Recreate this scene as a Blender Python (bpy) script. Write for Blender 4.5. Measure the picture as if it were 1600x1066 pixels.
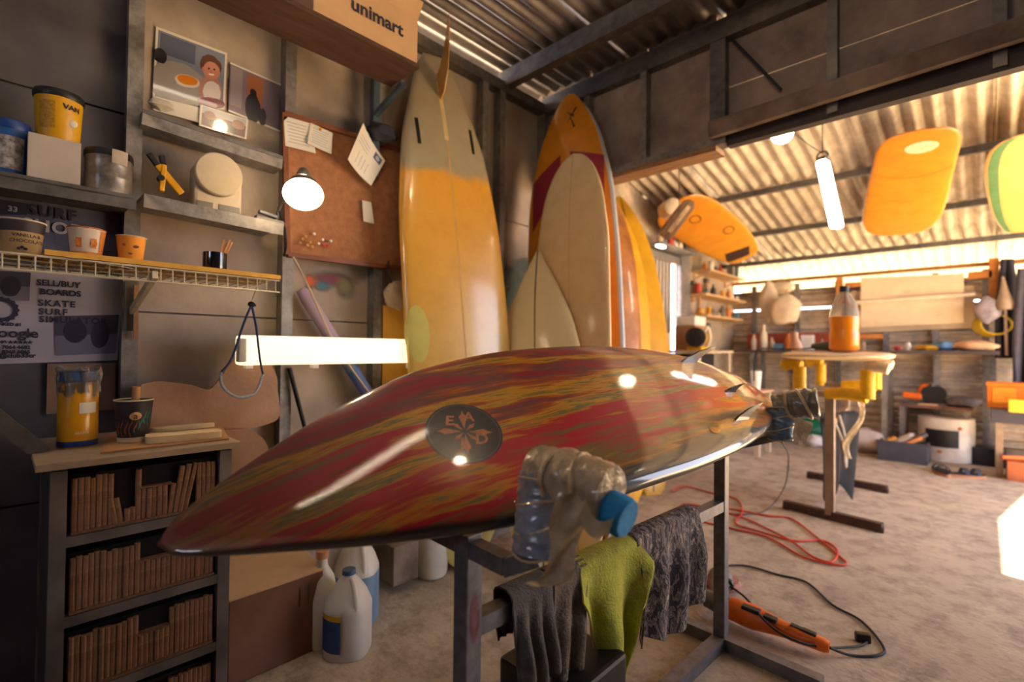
import bpy, bmesh, math, random
from mathutils import Vector as V, Matrix as M
random.seed(7)
for o in list(bpy.data.objects): bpy.data.objects.remove(o)
SC = bpy.context.scene
COL = SC.collection
PI = math.pi

# ---------------------------------------------------------------- camera
FPX = 768.0
H = 1.0
YAW, PIT, ROL = math.radians(43.9), math.radians(0.9), math.radians(0.6)
FW = V((-math.sin(YAW)*math.cos(PIT), math.cos(YAW)*math.cos(PIT), math.sin(PIT)))
_r = V((math.cos(YAW), math.sin(YAW), 0)); _u = _r.cross(FW)
RT = _r*math.cos(ROL) + _u*math.sin(ROL)
UP = _u*math.cos(ROL) - _r*math.sin(ROL)
CAM = V((0, 0, H))
cd = bpy.data.cameras.new('camera'); cam = bpy.data.objects.new('camera', cd); COL.objects.link(cam)
cd.sensor_width = 36; cd.lens = 36*FPX/1600; cd.clip_start = 0.02; cd.clip_end = 200
cam.matrix_world = M(((RT.x, UP.x, -FW.x, 0), (RT.y, UP.y, -FW.y, 0), (RT.z, UP.z, -FW.z, H), (0, 0, 0, 1)))
cd.dof.use_dof = True; cd.dof.focus_distance = 1.25; cd.dof.aperture_fstop = 1.7
SC.camera = cam

# ---------------------------------------------------------------- world, sun, exposure
SC.view_settings.view_transform = 'Standard'; SC.view_settings.look = 'None'
SC.view_settings.exposure = 0.12; SC.view_settings.gamma = 1.0
SC.view_settings.use_curve_mapping = False
SC.cycles.use_denoising = True
SC.cycles.max_bounces = 10; SC.cycles.diffuse_bounces = 6; SC.cycles.glossy_bounces = 4
SC.cycles.transmission_bounces = 6; SC.cycles.transparent_max_bounces = 8
SC.cycles.sample_clamp_indirect = 8.0
SC.cycles.caustics_reflective = False; SC.cycles.caustics_refractive = False
wd = bpy.data.worlds.new('world'); SC.world = wd; wd.use_nodes = True
bg = wd.node_tree.nodes['Background']; bg.inputs[0].default_value = (0.80, 0.84, 1.0, 1); bg.inputs[1].default_value = 8.0
sd = bpy.data.lights.new('sun', 'SUN'); sd.energy = 76.0; sd.color = (1.0, 0.80, 0.52); sd.angle = math.radians(0.6)
sun = bpy.data.objects.new('sun', sd); COL.objects.link(sun)
_d = V((-0.62, 0.10, -0.80)); sun.rotation_euler = _d.to_track_quat('-Z', 'Y').to_euler()

# ---------------------------------------------------------------- pixel helpers (direction only; distance from planes)
def ray(x, y): return FW + RT*((x-800)/FPX) + UP*((533-y)/FPX)
def fl(x, y, z=0.0): d = ray(x, y); return CAM + d*((z-H)/d.z)
def onX(x, y, X): d = ray(x, y); return CAM + d*(X/d.x)
def onY(x, y, Y): d = ray(x, y); return CAM + d*(Y/d.y)
def at(x, y, t): return CAM + ray(x, y)*t

# ---------------------------------------------------------------- materials
def s2l(c): c /= 255.0; return c/12.92 if c <= .04045 else ((c+.055)/1.055)**2.4
def C(r, g, b): return (s2l(r), s2l(g), s2l(b), 1)
MATS = {}
def mat(name, col, rough=.6, metal=0, var=.12, vs=12, bump=0, bs=60, coat=0, emit=None, es=0, trans=0, alpha=1, stretch=None, dust=0, spec=.5, ior=1.45):
    if name in MATS: return MATS[name]
    m = bpy.data.materials.new(name); m.use_nodes = True; nt = m.node_tree; N = nt.nodes; Lk = nt.links
    b = N['Principled BSDF']; c = C(*col)
    b.inputs['Roughness'].default_value = rough; b.inputs['Metallic'].default_value = metal
    b.inputs['Specular IOR Level'].default_value = spec; b.inputs['IOR'].default_value = ior
    b.inputs['Coat Weight'].default_value = coat; b.inputs['Coat Roughness'].default_value = .06
    b.inputs['Transmission Weight'].default_value = trans; b.inputs['Alpha'].default_value = alpha
    b.inputs['Base Color'].default_value = c
    tc = N.new('ShaderNodeTexCoord'); src = tc.outputs['Object']
    if stretch:
        mp = N.new('ShaderNodeMapping'); mp.inputs['Scale'].default_value = stretch; Lk.new(src, mp.inputs[0]); src = mp.outputs[0]
    if var:
        n = N.new('ShaderNodeTexNoise'); n.inputs['Scale'].default_value = vs; n.inputs['Detail'].default_value = 5; n.inputs['Roughness'].default_value = .65
        Lk.new(src, n.inputs['Vector'])
        r = N.new('ShaderNodeValToRGB'); r.color_ramp.elements[0].position = .28; r.color_ramp.elements[1].position = .72
        r.color_ramp.elements[0].color = [k*(1-var*1.6) for k in c[:3]]+[1]
        r.color_ramp.elements[1].color = [min(1, k*(1+var*1.3)+.01*var) for k in c[:3]]+[1]
        Lk.new(n.outputs['Fac'], r.inputs[0]); out = r.outputs[0]
        if dust:
            n2 = N.new('ShaderNodeTexNoise'); n2.inputs['Scale'].default_value = 5; n2.inputs['Detail'].default_value = 8; Lk.new(tc.outputs['Object'], n2.inputs['Vector'])
            mr = N.new('ShaderNodeMapRange'); mr.inputs[1].default_value = .4; mr.inputs[2].default_value = .75; mr.inputs[4].default_value = dust; Lk.new(n2.outputs['Fac'], mr.inputs[0])
            mx = N.new('ShaderNodeMix'); mx.data_type = 'RGBA'; Lk.new(mr.outputs[0], mx.inputs[0]); Lk.new(out, mx.inputs[6]); mx.inputs[7].default_value = C(206, 190, 170); out = mx.outputs[2]
        Lk.new(out, b.inputs['Base Color'])
    if bump:
        n3 = N.new('ShaderNodeTexNoise'); n3.inputs['Scale'].default_value = bs; n3.inputs['Detail'].default_value = 4; Lk.new(src, n3.inputs['Vector'])
        bp = N.new('ShaderNodeBump'); bp.inputs['Strength'].default_value = bump; bp.inputs['Distance'].default_value = .01; Lk.new(n3.outputs['Fac'], bp.inputs['Height']); Lk.new(bp.outputs[0], b.inputs['Normal'])
    if emit:
        b.inputs['Emission Color'].default_value = C(*emit); b.inputs['Emission Strength'].default_value = es
    MATS[name] = m; return m
def print_mat(name, base, shapes, rough=.4, coat=0, soft=False):
    """flat print: shapes = (kind, cx, cy, rx, ry, colour) over the UV square, later ones on top"""
    if name in MATS: return MATS[name]
    m = bpy.data.materials.new(name); m.use_nodes = True; nt = m.node_tree; N = nt.nodes; Lk = nt.links
    b = N['Principled BSDF']; b.inputs['Roughness'].default_value = rough; b.inputs['Coat Weight'].default_value = coat
    uv = N.new('ShaderNodeTexCoord').outputs['UV']
    nz = N.new('ShaderNodeTexNoise'); nz.inputs['Scale'].default_value = 14; Lk.new(uv, nz.inputs['Vector'])
    ad = N.new('ShaderNodeVectorMath'); ad.operation = 'SCALE'; ad.inputs['Scale'].default_value = .03; Lk.new(nz.outputs['Color'], ad.inputs[0])
    wv = N.new('ShaderNodeVectorMath'); wv.operation = 'ADD'; Lk.new(uv, wv.inputs[0]); Lk.new(ad.outputs[0], wv.inputs[1])
    rgb = N.new('ShaderNodeRGB'); rgb.outputs[0].default_value = C(*base); cur = rgb.outputs[0]
    acc = None
    for k, cx, cy, rx, ry, col in shapes:
        if soft: rx, ry = rx*1.6, ry*1.6
        mp = N.new('ShaderNodeMapping'); mp.vector_type = 'POINT'
        wob = .015 if k == 'e' else 0
        mp.inputs['Location'].default_value = (-(cx+wob)/rx, -(cy+wob)/ry, 0); mp.inputs['Scale'].default_value = (1/rx, 1/ry, 0)
        Lk.new(wv.outputs[0] if k == 'e' else uv, mp.inputs[0])
        if k == 'e':
            ln = N.new('ShaderNodeVectorMath'); ln.operation = 'LENGTH'; Lk.new(mp.outputs[0], ln.inputs[0]); d = ln.outputs['Value']
        else:
            ab = N.new('ShaderNodeVectorMath'); ab.operation = 'ABSOLUTE'; Lk.new(mp.outputs[0], ab.inputs[0])
            sx = N.new('ShaderNodeSeparateXYZ'); Lk.new(ab.outputs[0], sx.inputs[0])
            mxm = N.new('ShaderNodeMath'); mxm.operation = 'MAXIMUM'; Lk.new(sx.outputs[0], mxm.inputs[0]); Lk.new(sx.outputs[1], mxm.inputs[1]); d = mxm.outputs[0]
        if soft:
            lt = N.new('ShaderNodeMapRange'); lt.interpolation_type = 'SMOOTHSTEP'; lt.inputs[1].default_value = .1; lt.inputs[2].default_value = 1.0; lt.inputs[3].default_value = 1.0; lt.inputs[4].default_value = 0.0; Lk.new(d, lt.inputs[0])
            am = N.new('ShaderNodeMath'); am.operation = 'MAXIMUM'; Lk.new(lt.outputs[0], am.inputs[0])
            if acc: Lk.new(acc, am.inputs[1])
            else: am.inputs[1].default_value = 0
            acc = am.outputs[0]
        else:
            lt = N.new('ShaderNodeMath'); lt.operation = 'LESS_THAN'; lt.inputs[1].default_value = 1; Lk.new(d, lt.inputs[0])
        mx = N.new('ShaderNodeMix'); mx.data_type = 'RGBA'; Lk.new(lt.outputs[0], mx.inputs[0]); Lk.new(cur, mx.inputs[6]); mx.inputs[7].default_value = C(*col); cur = mx.outputs[2]
    Lk.new(cur, b.inputs['Base Color']); MATS[name] = m
    if soft: Lk.new(acc, b.inputs['Alpha'])
    return m

galv = mat('galvanised_steel', (128, 124, 122), .5, .55, .3, 30, .1, 90, dust=.35)
galvd = mat('dull_steel', (98, 95, 95), .5, .6, .25, 25, dust=.2)
steel = mat('rack_steel', (108, 106, 110), .45, .4, .25, 30, .05, 120)
panelm = mat('fibre_panel', (166, 148, 132), .85, 0, .16, 3.5, .15, 40, dust=.45)
panelp = mat('partition_panel', (138, 120, 110), .85, 0, .35, 4, .2, 30, dust=.15)
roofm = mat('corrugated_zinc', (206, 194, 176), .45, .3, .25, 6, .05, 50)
wallzinc = mat('wall_zinc', (206, 186, 162), .5, .25, .3, 5, .05, 50)
woodm = mat('raw_wood', (150, 112, 78), .75, 0, .3, 8, .2, 40, stretch=(1, 8, 8))
woodd = mat('old_plank', (112, 92, 78), .8, 0, .35, 6, .3, 40, dust=.3)
whitepl = mat('white_plastic', (226, 220, 205), .45, 0, .06, 20)
clearpl = mat('clear_plastic_film', (235, 230, 220), .2, 0, .05, 30, .5, 60, trans=.9, ior=1.1)
blackm = mat('black_plastic', (22, 21, 24), .45, 0, .2, 20)
blackr = mat('black_rubber', (26, 25, 28), .7, 0, .2, 20)
cardb = mat('cardboard', (172, 128, 88), .85, 0, .12, 9, .1, 50)
paperm = mat('white_paper', (225, 216, 200), .8, 0, .05, 8)
yellowm = mat('yellow_pad', (226, 178, 20), .5, 0, .15, 14)
orangem = mat('orange_plastic', (226, 104, 18), .4, 0, .12, 14)
bluem = mat('blue_foam', (28, 132, 190), .75, 0, .15, 30, .3, 80)

# ---------------------------------------------------------------- mesh builder
WM = {}
class MB:
    def __init__(s): s.v = []; s.f = []; s.uv = {}; s.fm = {}
    def add(s, vs, fs, mi=0):
        k = len(s.v); s.v += [V(p) for p in vs]
        for f in fs:
            if mi: s.fm[len(s.f)] = mi
            s.f.append([i+k for i in f])
        return s
    def box(s, c, size, rot=None, bev=0, mi=0):
        bm = bmesh.new(); bmesh.ops.create_cube(bm, size=1)
        for v in bm.verts: v.co = V((v.co.x*size[0], v.co.y*size[1], v.co.z*size[2]))
        if bev: bmesh.ops.bevel(bm, geom=list(bm.edges), offset=bev, segments=2, profile=.6, affect='EDGES')
        R = rot.to_matrix() if hasattr(rot, 'to_matrix') else (rot if rot is not None else M.Identity(3))
        c = V(c); bm.verts.index_update()
        s.add([R @ v.co + c for v in bm.verts], [[v.index for v in f.verts] for f in bm.faces], mi); bm.free(); return s
    def bx(s, a, b, bev=0, mi=0):
        a, b = V(a), V(b); return s.box((a+b)/2, [abs(b[i]-a[i]) for i in range(3)], None, bev, mi)
    def bar(s, a, b, w, h=None, upv=(0, 0, 1), bev=0):
        a, b = V(a), V(b); d = b-a; L = d.length; x = d.normalized(); u = V(upv)
        if abs(x.dot(u)) > .98: u = V((1, 0, 0))
        y = u.cross(x).normalized(); z = x.cross(y)
        return s.box((a+b)/2, (L, w, h or w), M((x, y, z)).transposed(), bev)
    def cyl(s, a, b, r0, r1=None, n=16, cap=True, mi=0):
        return s.lathe_axis(a, b, [(0, r0), (1, r0 if r1 is None else r1)], n, cap, mi)
    def lathe_axis(s, a, b, prof, n=20, cap=True, mi=0):
        a, b = V(a), V(b); x = (b-a); L = x.length; x = x.normalized(); u = V((0, 0, 1)) if abs(x.z) < .9 else V((1, 0, 0))
        y = u.cross(x).normalized(); z = x.cross(y); vs = []; fs = []
        for t, r in prof:
            for i in range(n):
                an = 2*PI*i/n; vs.append(a + x*(L*t) + (y*math.cos(an)+z*math.sin(an))*r)
        for j in range(len(prof)-1):
            for i in range(n): fs.append([j*n+i, j*n+(i+1) % n, (j+1)*n+(i+1) % n, (j+1)*n+i])
        if cap: fs.append(list(range(n))[::-1]); fs.append([(len(prof)-1)*n+i for i in range(n)])
        return s.add(vs, fs, mi)
    def lathe(s, c, prof, n=24, cap=True, mi=0):
        c = V(c); zs = [p[1] for p in prof]; vs = []; fs = []
        for r, z in prof:
            for i in range(n): an = 2*PI*i/n; vs.append(c+V((r*math.cos(an), r*math.sin(an), z)))
        for j in range(len(prof)-1):
            for i in range(n): fs.append([j*n+i, j*n+(i+1) % n, (j+1)*n+(i+1) % n, (j+1)*n+i])
        if cap: fs.append(list(range(n))[::-1]); fs.append([(len(prof)-1)*n+i for i in range(n)])
        return s.add(vs, fs, mi)
    def tube(s, pts, r, n=8, closed=False, mi=0):
        pts = [V(p) for p in pts]; K = len(pts); vs = []; fs = []; prev = None
        for k, p in enumerate(pts):
            if closed: t = pts[(k+1) % K]-pts[k-1]
            else: t = pts[min(k+1, K-1)]-pts[max(k-1, 0)]
            t.normalize(); y = prev if prev else (V((0, 0, 1)) if abs(t.z) < .9 else V((1, 0, 0)))
            y = (y - t*y.dot(t)).normalized(); prev = y; z = t.cross(y)
            rr = r[k] if isinstance(r, (list, tuple)) else r
            for i in range(n): a = 2*PI*i/n; vs.append(p+(y*math.cos(a)+z*math.sin(a))*rr)
        for k in range(K if closed else K-1):
            for i in range(n):
                k2 = (k+1) % K; fs.append([k*n+i, k*n+(i+1) % n, k2*n+(i+1) % n, k2*n+i])
        if not closed: fs.append(list(range(n))[::-1]); fs.append([(K-1)*n+i for i in range(n)])
        return s.add(vs, fs, mi)
    def grid(s, fn, nu, nv, thick=0, mi=0, uvs=True):
        vs = [V(fn(i/nu, j/nv)) for j in range(nv+1) for i in range(nu+1)]
        k0 = len(s.v)
        fs = [[j*(nu+1)+i, j*(nu+1)+i+1, (j+1)*(nu+1)+i+1, (j+1)*(nu+1)+i] for j in range(nv) for i in range(nu)]
        if thick:
            n = len(vs); vs2 = []
            for j in range(nv+1):
                for i in range(nu+1):
                    a = vs[j*(nu+1)+min(i+1, nu)]-vs[j*(nu+1)+max(i-1, 0)]; b = vs[min(j+1, nv)*(nu+1)+i]-vs[max(j-1, 0)*(nu+1)+i]
                    nn = a.cross(b); nn = nn.normalized() if nn.length > 1e-9 else V((0, 0, 1)); vs2.append(vs[j*(nu+1)+i]-nn*thick)
            fs += [[n+q for q in f][::-1] for f in fs]
            ring = [i for i in range(nu+1)]+[j*(nu+1)+nu for j in range(1, nv+1)]+[nv*(nu+1)+i for i in range(nu-1, -1, -1)]+[j*(nu+1) for j in range(nv-1, 0, -1)]
            fs += [[ring[q], n+ring[q], n+ring[(q+1) % len(ring)], ring[(q+1) % len(ring)]] for q in range(len(ring))]
            uvl = [(i/nu, j/nv) for j in range(nv+1) for i in range(nu+1)]*2
            vs = vs+vs2
        else: uvl = [(i/nu, j/nv) for j in range(nv+1) for i in range(nu+1)]
        for q, t in enumerate(uvl): s.uv[k0+q] = t
        return s.add(vs, fs, mi)
    def ball(s, c, r, n=14, sx=1, sy=1, sz=1, noise=0, seed=0, mi=0, flat=None):
        c = V(c); rnd = random.Random(seed); m = n//2; ph = [rnd.uniform(0, 6.28) for _ in range(6)]
        vs = []; fs = []
        for j in range(m+1):
            th = PI*j/m
            for i in range(n):
                a = 2*PI*i/n; d = V((math.sin(th)*math.cos(a), math.sin(th)*math.sin(a), math.cos(th)))
                k = 1+noise*(math.sin(3*d.x*2+ph[0])*math.sin(4*d.y+ph[1])+.6*math.sin(7*d.z+ph[2]+3*d.x)+.4*math.sin(9*d.y+ph[3]+5*d.z)+.3*math.sin(13*d.x+ph[4]))
                p = V((d.x*r*sx, d.y*r*sy, d.z*r*sz))*k
                if flat is not None and p.z < flat: p.z = flat
                vs.append(c+p)
        for j in range(m):
            for i in range(n): fs.append([j*n+i, (j+1)*n+i, (j+1)*n+(i+1) % n, j*n+(i+1) % n])
        return s.add(vs, fs, mi)
    def poly(s, pts, nrm, thick, mi=0):
        """planar outline extruded along nrm by thick"""
        n = len(pts); nn = V(nrm).normalized()*thick; pts = [V(p) for p in pts]
        s.add(pts+[p+nn for p in pts], [list(range(n))[::-1], [n+i for i in range(n)]]+[[i, (i+1) % n, n+(i+1) % n, n+i] for i in range(n)], mi); return s
    def build(s, name, material, parent=None, label=None, cat=None, group=None, kind=None, smooth=False, sub=0, local=False):
        me = bpy.data.meshes.new(name); vs = s.v
        if parent is not None:
            W = WM[parent.name]; 
            if not local: Wi = W.inverted(); vs = [Wi @ v for v in vs]
            org = V((0, 0, 0))
        else:
            xs = [v.x for v in vs]; ys = [v.y for v in vs]; zs = [v.z for v in vs]
            org = V(((min(xs)+max(xs))/2, (min(ys)+max(ys))/2, min(zs)))
            W = M.Translation(org); vs = [v-org for v in vs]
        me.from_pydata([tuple(v) for v in vs], [], s.f); me.update()
        ms = material if isinstance(material, (list, tuple)) else [material]
        for m in ms: me.materials.append(m)
        for i, k in s.fm.items(): me.polygons[i].material_index = k
        if s.uv:
            ul = me.uv_layers.new(name='UVMap')
            for lp in me.loops: ul.data[lp.index].uv = s.uv.get(lp.vertex_index, (0, 0))
        bm = bmesh.new(); bm.from_mesh(me); bmesh.ops.recalc_face_normals(bm, faces=bm.faces); bm.to_mesh(me); bm.free()
        if smooth:
            for p in me.polygons: p.use_smooth = True
            try: me.set_sharp_from_angle(angle=math.radians(smooth if smooth > 1 else 40))
            except Exception: pass
        o = bpy.data.objects.new(name, me); COL.objects.link(o)
        if parent is not None: o.parent = parent
        else: o.location = org
        WM[o.name] = W
        if sub:
            md = o.modifiers.new('subdivision', 'SUBSURF'); md.levels = sub; md.render_levels = sub
        return tag(o, label, cat, group, kind)
def tag(o, label=None, cat=None, group=None, kind=None):
    if label: o['label'] = label
    if cat: o['category'] = cat
    if group: o['group'] = group
    if kind: o['kind'] = kind
    return o
def thing(name, label, cat, loc=(0, 0, 0), mtx=None, group=None, kind=None):
    o = bpy.data.objects.new(name, None); COL.objects.link(o); o.empty_display_size = .05
    W = mtx if mtx is not None else M.Translation(V(loc)); o.matrix_world = W; WM[o.name] = W
    return tag(o, label, cat, group, kind)
def frame(e1, e2, e3, o): return M(((e1.x, e2.x, e3.x, o.x), (e1.y, e2.y, e3.y, o.y), (e1.z, e2.z, e3.z, o.z), (0, 0, 0, 1)))
def share(o, name, parent, mtx):
    """another piece with the same mesh data, under the same parent"""
    c = bpy.data.objects.new(name, o.data); COL.objects.link(c); c.parent = parent; c.matrix_local = mtx; WM[c.name] = WM[parent.name]; return c
def text2d(s, size, spacing=1.0, bold=0):
    cu = bpy.data.curves.new('t', 'FONT'); cu.body = s; cu.size = size; cu.align_x = 'CENTER'; cu.align_y = 'CENTER'; cu.space_character = spacing; cu.offset = bold; cu.resolution_u = 3
    ob = bpy.data.objects.new('t', cu); COL.objects.link(ob)
    dg = bpy.context.evaluated_depsgraph_get(); me = bpy.data.meshes.new_from_object(ob.evaluated_get(dg))
    r = ([tuple(v.co) for v in me.vertices], [list(p.vertices) for p in me.polygons])
    bpy.data.objects.remove(ob); bpy.data.curves.remove(cu); bpy.data.meshes.remove(me); return r
def lettering(s, size, o, r, u, material, parent, name='lettering', spacing=1.0, bold=0, fn=None):
    vs, fs = text2d(s, size, spacing, bold); o, r, u = V(o), V(r).normalized(), V(u).normalized()
    b = MB(); b.add([fn(v[0], v[1]) if fn else o+r*v[0]+u*v[1] for v in vs], fs); return b.build(name, material, parent)
def spline(pts, n=8):
    pts = [V(p) for p in pts]; out = []
    for i in range(len(pts)-1):
        p0, p1, p2, p3 = pts[max(i-1, 0)], pts[i], pts[i+1], pts[min(i+2, len(pts)-1)]
        for k in range(n):
            t = k/n; out.append(.5*((2*p1)+(p2-p0)*t+(2*p0-5*p1+4*p2-p3)*t*t+(3*p1-p0-3*p2+p3)*t**3))
    return out+[pts[-1]]
def pchip(xs, ys, x):
    n = len(xs); h = [xs[i+1]-xs[i] for i in range(n-1)]; d = [(ys[i+1]-ys[i])/h[i] for i in range(n-1)]
    m = [d[0]]+[0 if d[i-1]*d[i] <= 0 else 2*d[i-1]*d[i]/(d[i-1]+d[i]) for i in range(1, n-1)]+[d[-1]]
    i = 0
    while i < n-2 and x > xs[i+1]: i += 1
    t = (x-xs[i])/h[i]
    return (2*t**3-3*t**2+1)*ys[i]+(t**3-2*t**2+t)*h[i]*m[i]+(-2*t**3+3*t**2)*ys[i+1]+(t**3-t**2)*h[i]*m[i+1]

# ---------------------------------------------------------------- the room
WX, PX = -1.88, -1.935          # stud faces / panel faces of the left wall
PY = 2.26                       # partition
FY = 6.5                        # far wall
BX = -2.33                      # left wall of the back room
RX = 1.75                       # right wall
RZ = 2.53                       # front roof
def roofz(y): return 2.845-.208*(y-2.26)

def floor_mat():
    m = mat('dusty_concrete', (176, 160, 142), .9, 0, .1, 2.2, .35, 55, dust=.35); nt = m.node_tree; N = nt.nodes; Lk = nt.links
    b = N['Principled BSDF']; old = b.inputs['Base Color'].links[0].from_socket
    tc = N.new('ShaderNodeTexCoord'); n = N.new('ShaderNodeTexNoise'); n.inputs['Scale'].default_value = 9; n.inputs['Detail'].default_value = 9; n.inputs['Roughness'].default_value = .75
    Lk.new(tc.outputs['Object'], n.inputs['Vector']); r = N.new('ShaderNodeMapRange'); r.inputs[1].default_value = .46; r.inputs[2].default_value = .68; r.inputs[4].default_value = .75; Lk.new(n.outputs['Fac'], r.inputs[0])
    mx = N.new('ShaderNodeMix'); mx.data_type = 'RGBA'; Lk.new(r.outputs[0], mx.inputs[0]); Lk.new(old, mx.inputs[6]); mx.inputs[7].default_value = C(104, 90, 80); Lk.new(mx.outputs[2], b.inputs['Base Color']); return m
MB().grid(lambda u, v: (-2.6+u*4.6, -2.6+v*9.3, 0), 30, 60, .02).build('floor', floor_mat(), kind='structure')
MB().bx((-14, -12, -.12), (14, 20, -.06)).build('ground', mat('yard_ground', (190, 172, 140), .9, 0, .1, 2), kind='structure')

def corrugated(name, parent, p00, du, dv, wave, pitch, amp, m, thick=.0012):
    """sheet from p00 spanning du (across the ribs) and dv (along them)"""
    p00, du, dv, wave = V(p00), V(du), V(dv), V(wave).normalized(); n = max(8, int(du.length/pitch*8)); b = MB()
    b.grid(lambda u, v: p00+du*u+dv*v+wave*amp*math.sin(2*PI*u*du.length/pitch), n, 1, thick)
    return b.build(name, m, parent, smooth=60)

# --- left wall: panels and studs one by one
wl = thing('wall_left', None, None, (WX, 0, 0), kind='structure')
studx = [207, 451, 592, 757, 784]
studY = [-.55, -.1]+[onX(x, 400, WX).y for x in studx]+[PY-.03]
rows = [0.02, .55, 1.105, 1.72, 2.44]
for i in range(len(studY)-1):
    for j in range(4):
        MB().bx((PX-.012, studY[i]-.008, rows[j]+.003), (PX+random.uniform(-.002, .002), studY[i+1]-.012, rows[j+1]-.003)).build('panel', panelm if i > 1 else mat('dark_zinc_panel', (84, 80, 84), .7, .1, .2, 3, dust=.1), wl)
for y in studY:
    b = MB(); b.bx((PX, y-.02, .04), (WX, y+.018, 2.44)); b.bx((WX-.004, y-.022, .04), (WX+.0005, y-.01, 2.44)); b.build('stud', galv, wl)
MB().bx((PX, -.6, 0), (WX+.002, PY, .045)).build('bottom_track', galvd, wl)
MB().bx((PX, -.6, 2.40), (WX+.004, PY, 2.455)).build('top_track', galvd, wl)
MB().bx((PX-.030, -.62, 0), (PX-.016, PY, 2.44)).build('light_block_sheet', galvd, wl)  # unseen sheet added behind the panels to stop light through their seams
# rest of the front room (behind the camera)
rearm = mat('dark_rear_panel', (62, 58, 64), .85, 0, .15, 4)
MB().bx((PX-.012, -2.5, 0), (PX, -.56, 2.46)).build('wall_left_rear', rearm, kind='structure')
MB().bx((-1.95, -2.52, 0), (RX, -2.5, 1.45)).bx((-1.95, -2.52, 1.9), (RX, -2.5, 2.5)).bx((-1.95, -2.52, 1.45), (-.7, -2.5, 1.9)).bx((.2, -2.52, 1.45), (RX, -2.5, 1.9)).build('wall_rear', rearm, kind='structure')  # unseen window gap added to let dim bluish fill light in
MB().bx((RX, -2.5, 0), (RX+.02, 2.9, 2.9)).bx((RX, 2.9, 2.2), (RX+.02, 6.1, 2.9)).bx((RX, 6.1, 0), (RX+.02, FY, 2.3)).build('wall_right', rearm, kind='structure')

# --- front roof: corrugated sheets, ribs along the left wall
ce = thing('ceiling', None, None, (0, 0, RZ), kind='structure')
for k in range(5):
    x0 = -2.2+k*.82
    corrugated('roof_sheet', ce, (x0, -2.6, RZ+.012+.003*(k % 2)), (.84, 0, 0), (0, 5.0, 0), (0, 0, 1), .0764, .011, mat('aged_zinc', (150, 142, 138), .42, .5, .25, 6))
for y in (-1.2, .48, 1.9): MB().bx((-1.93 if y > 1 or y < 0 else -1.95, y-.025, 2.43), (RX, y+.025, 2.518)).build('roof_beam', galvd, ce)

# --- partition header
pt = thing('wall_partition', None, None, (0, PY, 1.92), kind='structure')
psx = [onY(x, 160, PY).x for x in (924, 1012)]+[onY(1121, 130, PY).x, onY(1133, 130, PY).x, onY(1304, 110, PY).x, onY(1562, 60, PY).x]+[.75, 1.35]
pe = [-1.90]+psx+[RX]
for i in range(len(pe)-1):
    if pe[i+1]-pe[i] < .06: continue
    if i < 4: MB().bx((pe[i]+.005, PY, 1.955), (pe[i+1]-.005, PY+.012, 2.86)).build('panel', panelp, pt)
    else:
        for z0, z1 in ((1.955, 2.19), (2.196, 2.86)): MB().bx((pe[i]+.003, PY+.002*(z0 > 2), z0), (pe[i+1]-.003, PY+.014, z1)).build('panel', panelp, pt)
for k, x in enumerate(psx): MB().bx((x-.017, PY-.045, 1.955 if k < 2 else 1.93), (x+.017, PY, 2.44)).build('stud', galv if k < 2 else galvd, pt)
MB().bx((-1.9, PY-.05, 1.925), (psx[3]+.02, PY, 1.958)).build('bottom_track', galv, pt)
MB().bx((psx[3]+.02, PY-.03, 1.915), (RX, PY+.014, 2.0)).build('bottom_beam', mat('dark_beam', (70, 60, 58), .7, .2, .2, 8), pt)
MB().bx((-1.9, PY-.05, 2.40), (RX, PY+.02, 2.49)).build('top_track', galvd, pt)
MB().bx((-1.47, PY-.055, 1.90), (psx[3]-.02, PY+.05, 1.924)).build('sill_board', woodm, pt)
MB().bar((psx[3]+.02, PY-.02, 2.42), onY(1220, 140, PY-.02), .012, .012).build('brace_rod', blackm, pt)
pl = MB(); a0, a1 = onY(1108, 205, PY-.07), V((1.2, PY-.07, 2.045))
pl.bar(a0, a1, .035, .075, bev=.008); pl.build('wooden_plank', woodd, label='long weathered plank fixed across the dark header above the opening', cat='plank')

# --- back room: left wall with barred gate, far corrugated wall, roof
bl = thing('wall_back_left', None, None, (BX, 4, 0), kind='structure')
gy0, gy1 = onX(1004, 470, BX).y, onX(1046, 470, BX).y     # gate
sy1 = onX(1057, 470, BX).y                               # daylight slot
MB().bx((BX-.012, PY, 0), (BX, gy0, 2.84)).build('panel', wallzinc, bl)
gz = onX(1030, 398, BX).z
MB().bx((BX-.012, gy0, gz), (BX, sy1, 2.45)).build('panel', wallzinc, bl)
MB().bx((BX-.012, sy1, 0), (BX, FY+.06, 2.3)).build('panel', mat('back_panel', (176, 156, 130), .7, .1, .15, 5), bl)
MB().bx((BX-.02, gy0, 0), (BX-.013, gy1, gz)).build('gate_sheet', galvd, bl)
ng = 8
for k in range(ng):
    y = gy0+.03+(gy1-gy0-.06)*k/(ng-1); MB().bx((BX-.01, y-.018, 0.1), (BX+.025, y+.018, gz-.03)).build('gate_bar', mat('gate_white', (196, 186, 172), .5, .1, .12, 20), bl)
MB().bx((BX-.012, sy1, 0), (BX+.05, onX(1071, 470, BX).y, 2.2)).build('gate_post', galv, bl)
MB().bx((BX-.01, gy0, gz-.06), (BX+.04, sy1, gz+.02)).build('gate_head', galv, bl)
MB().bx((BX-.012, PY, 0), (PX, PY+.012, 2.84)).build('wall_return', panelp, kind='structure')

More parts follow.
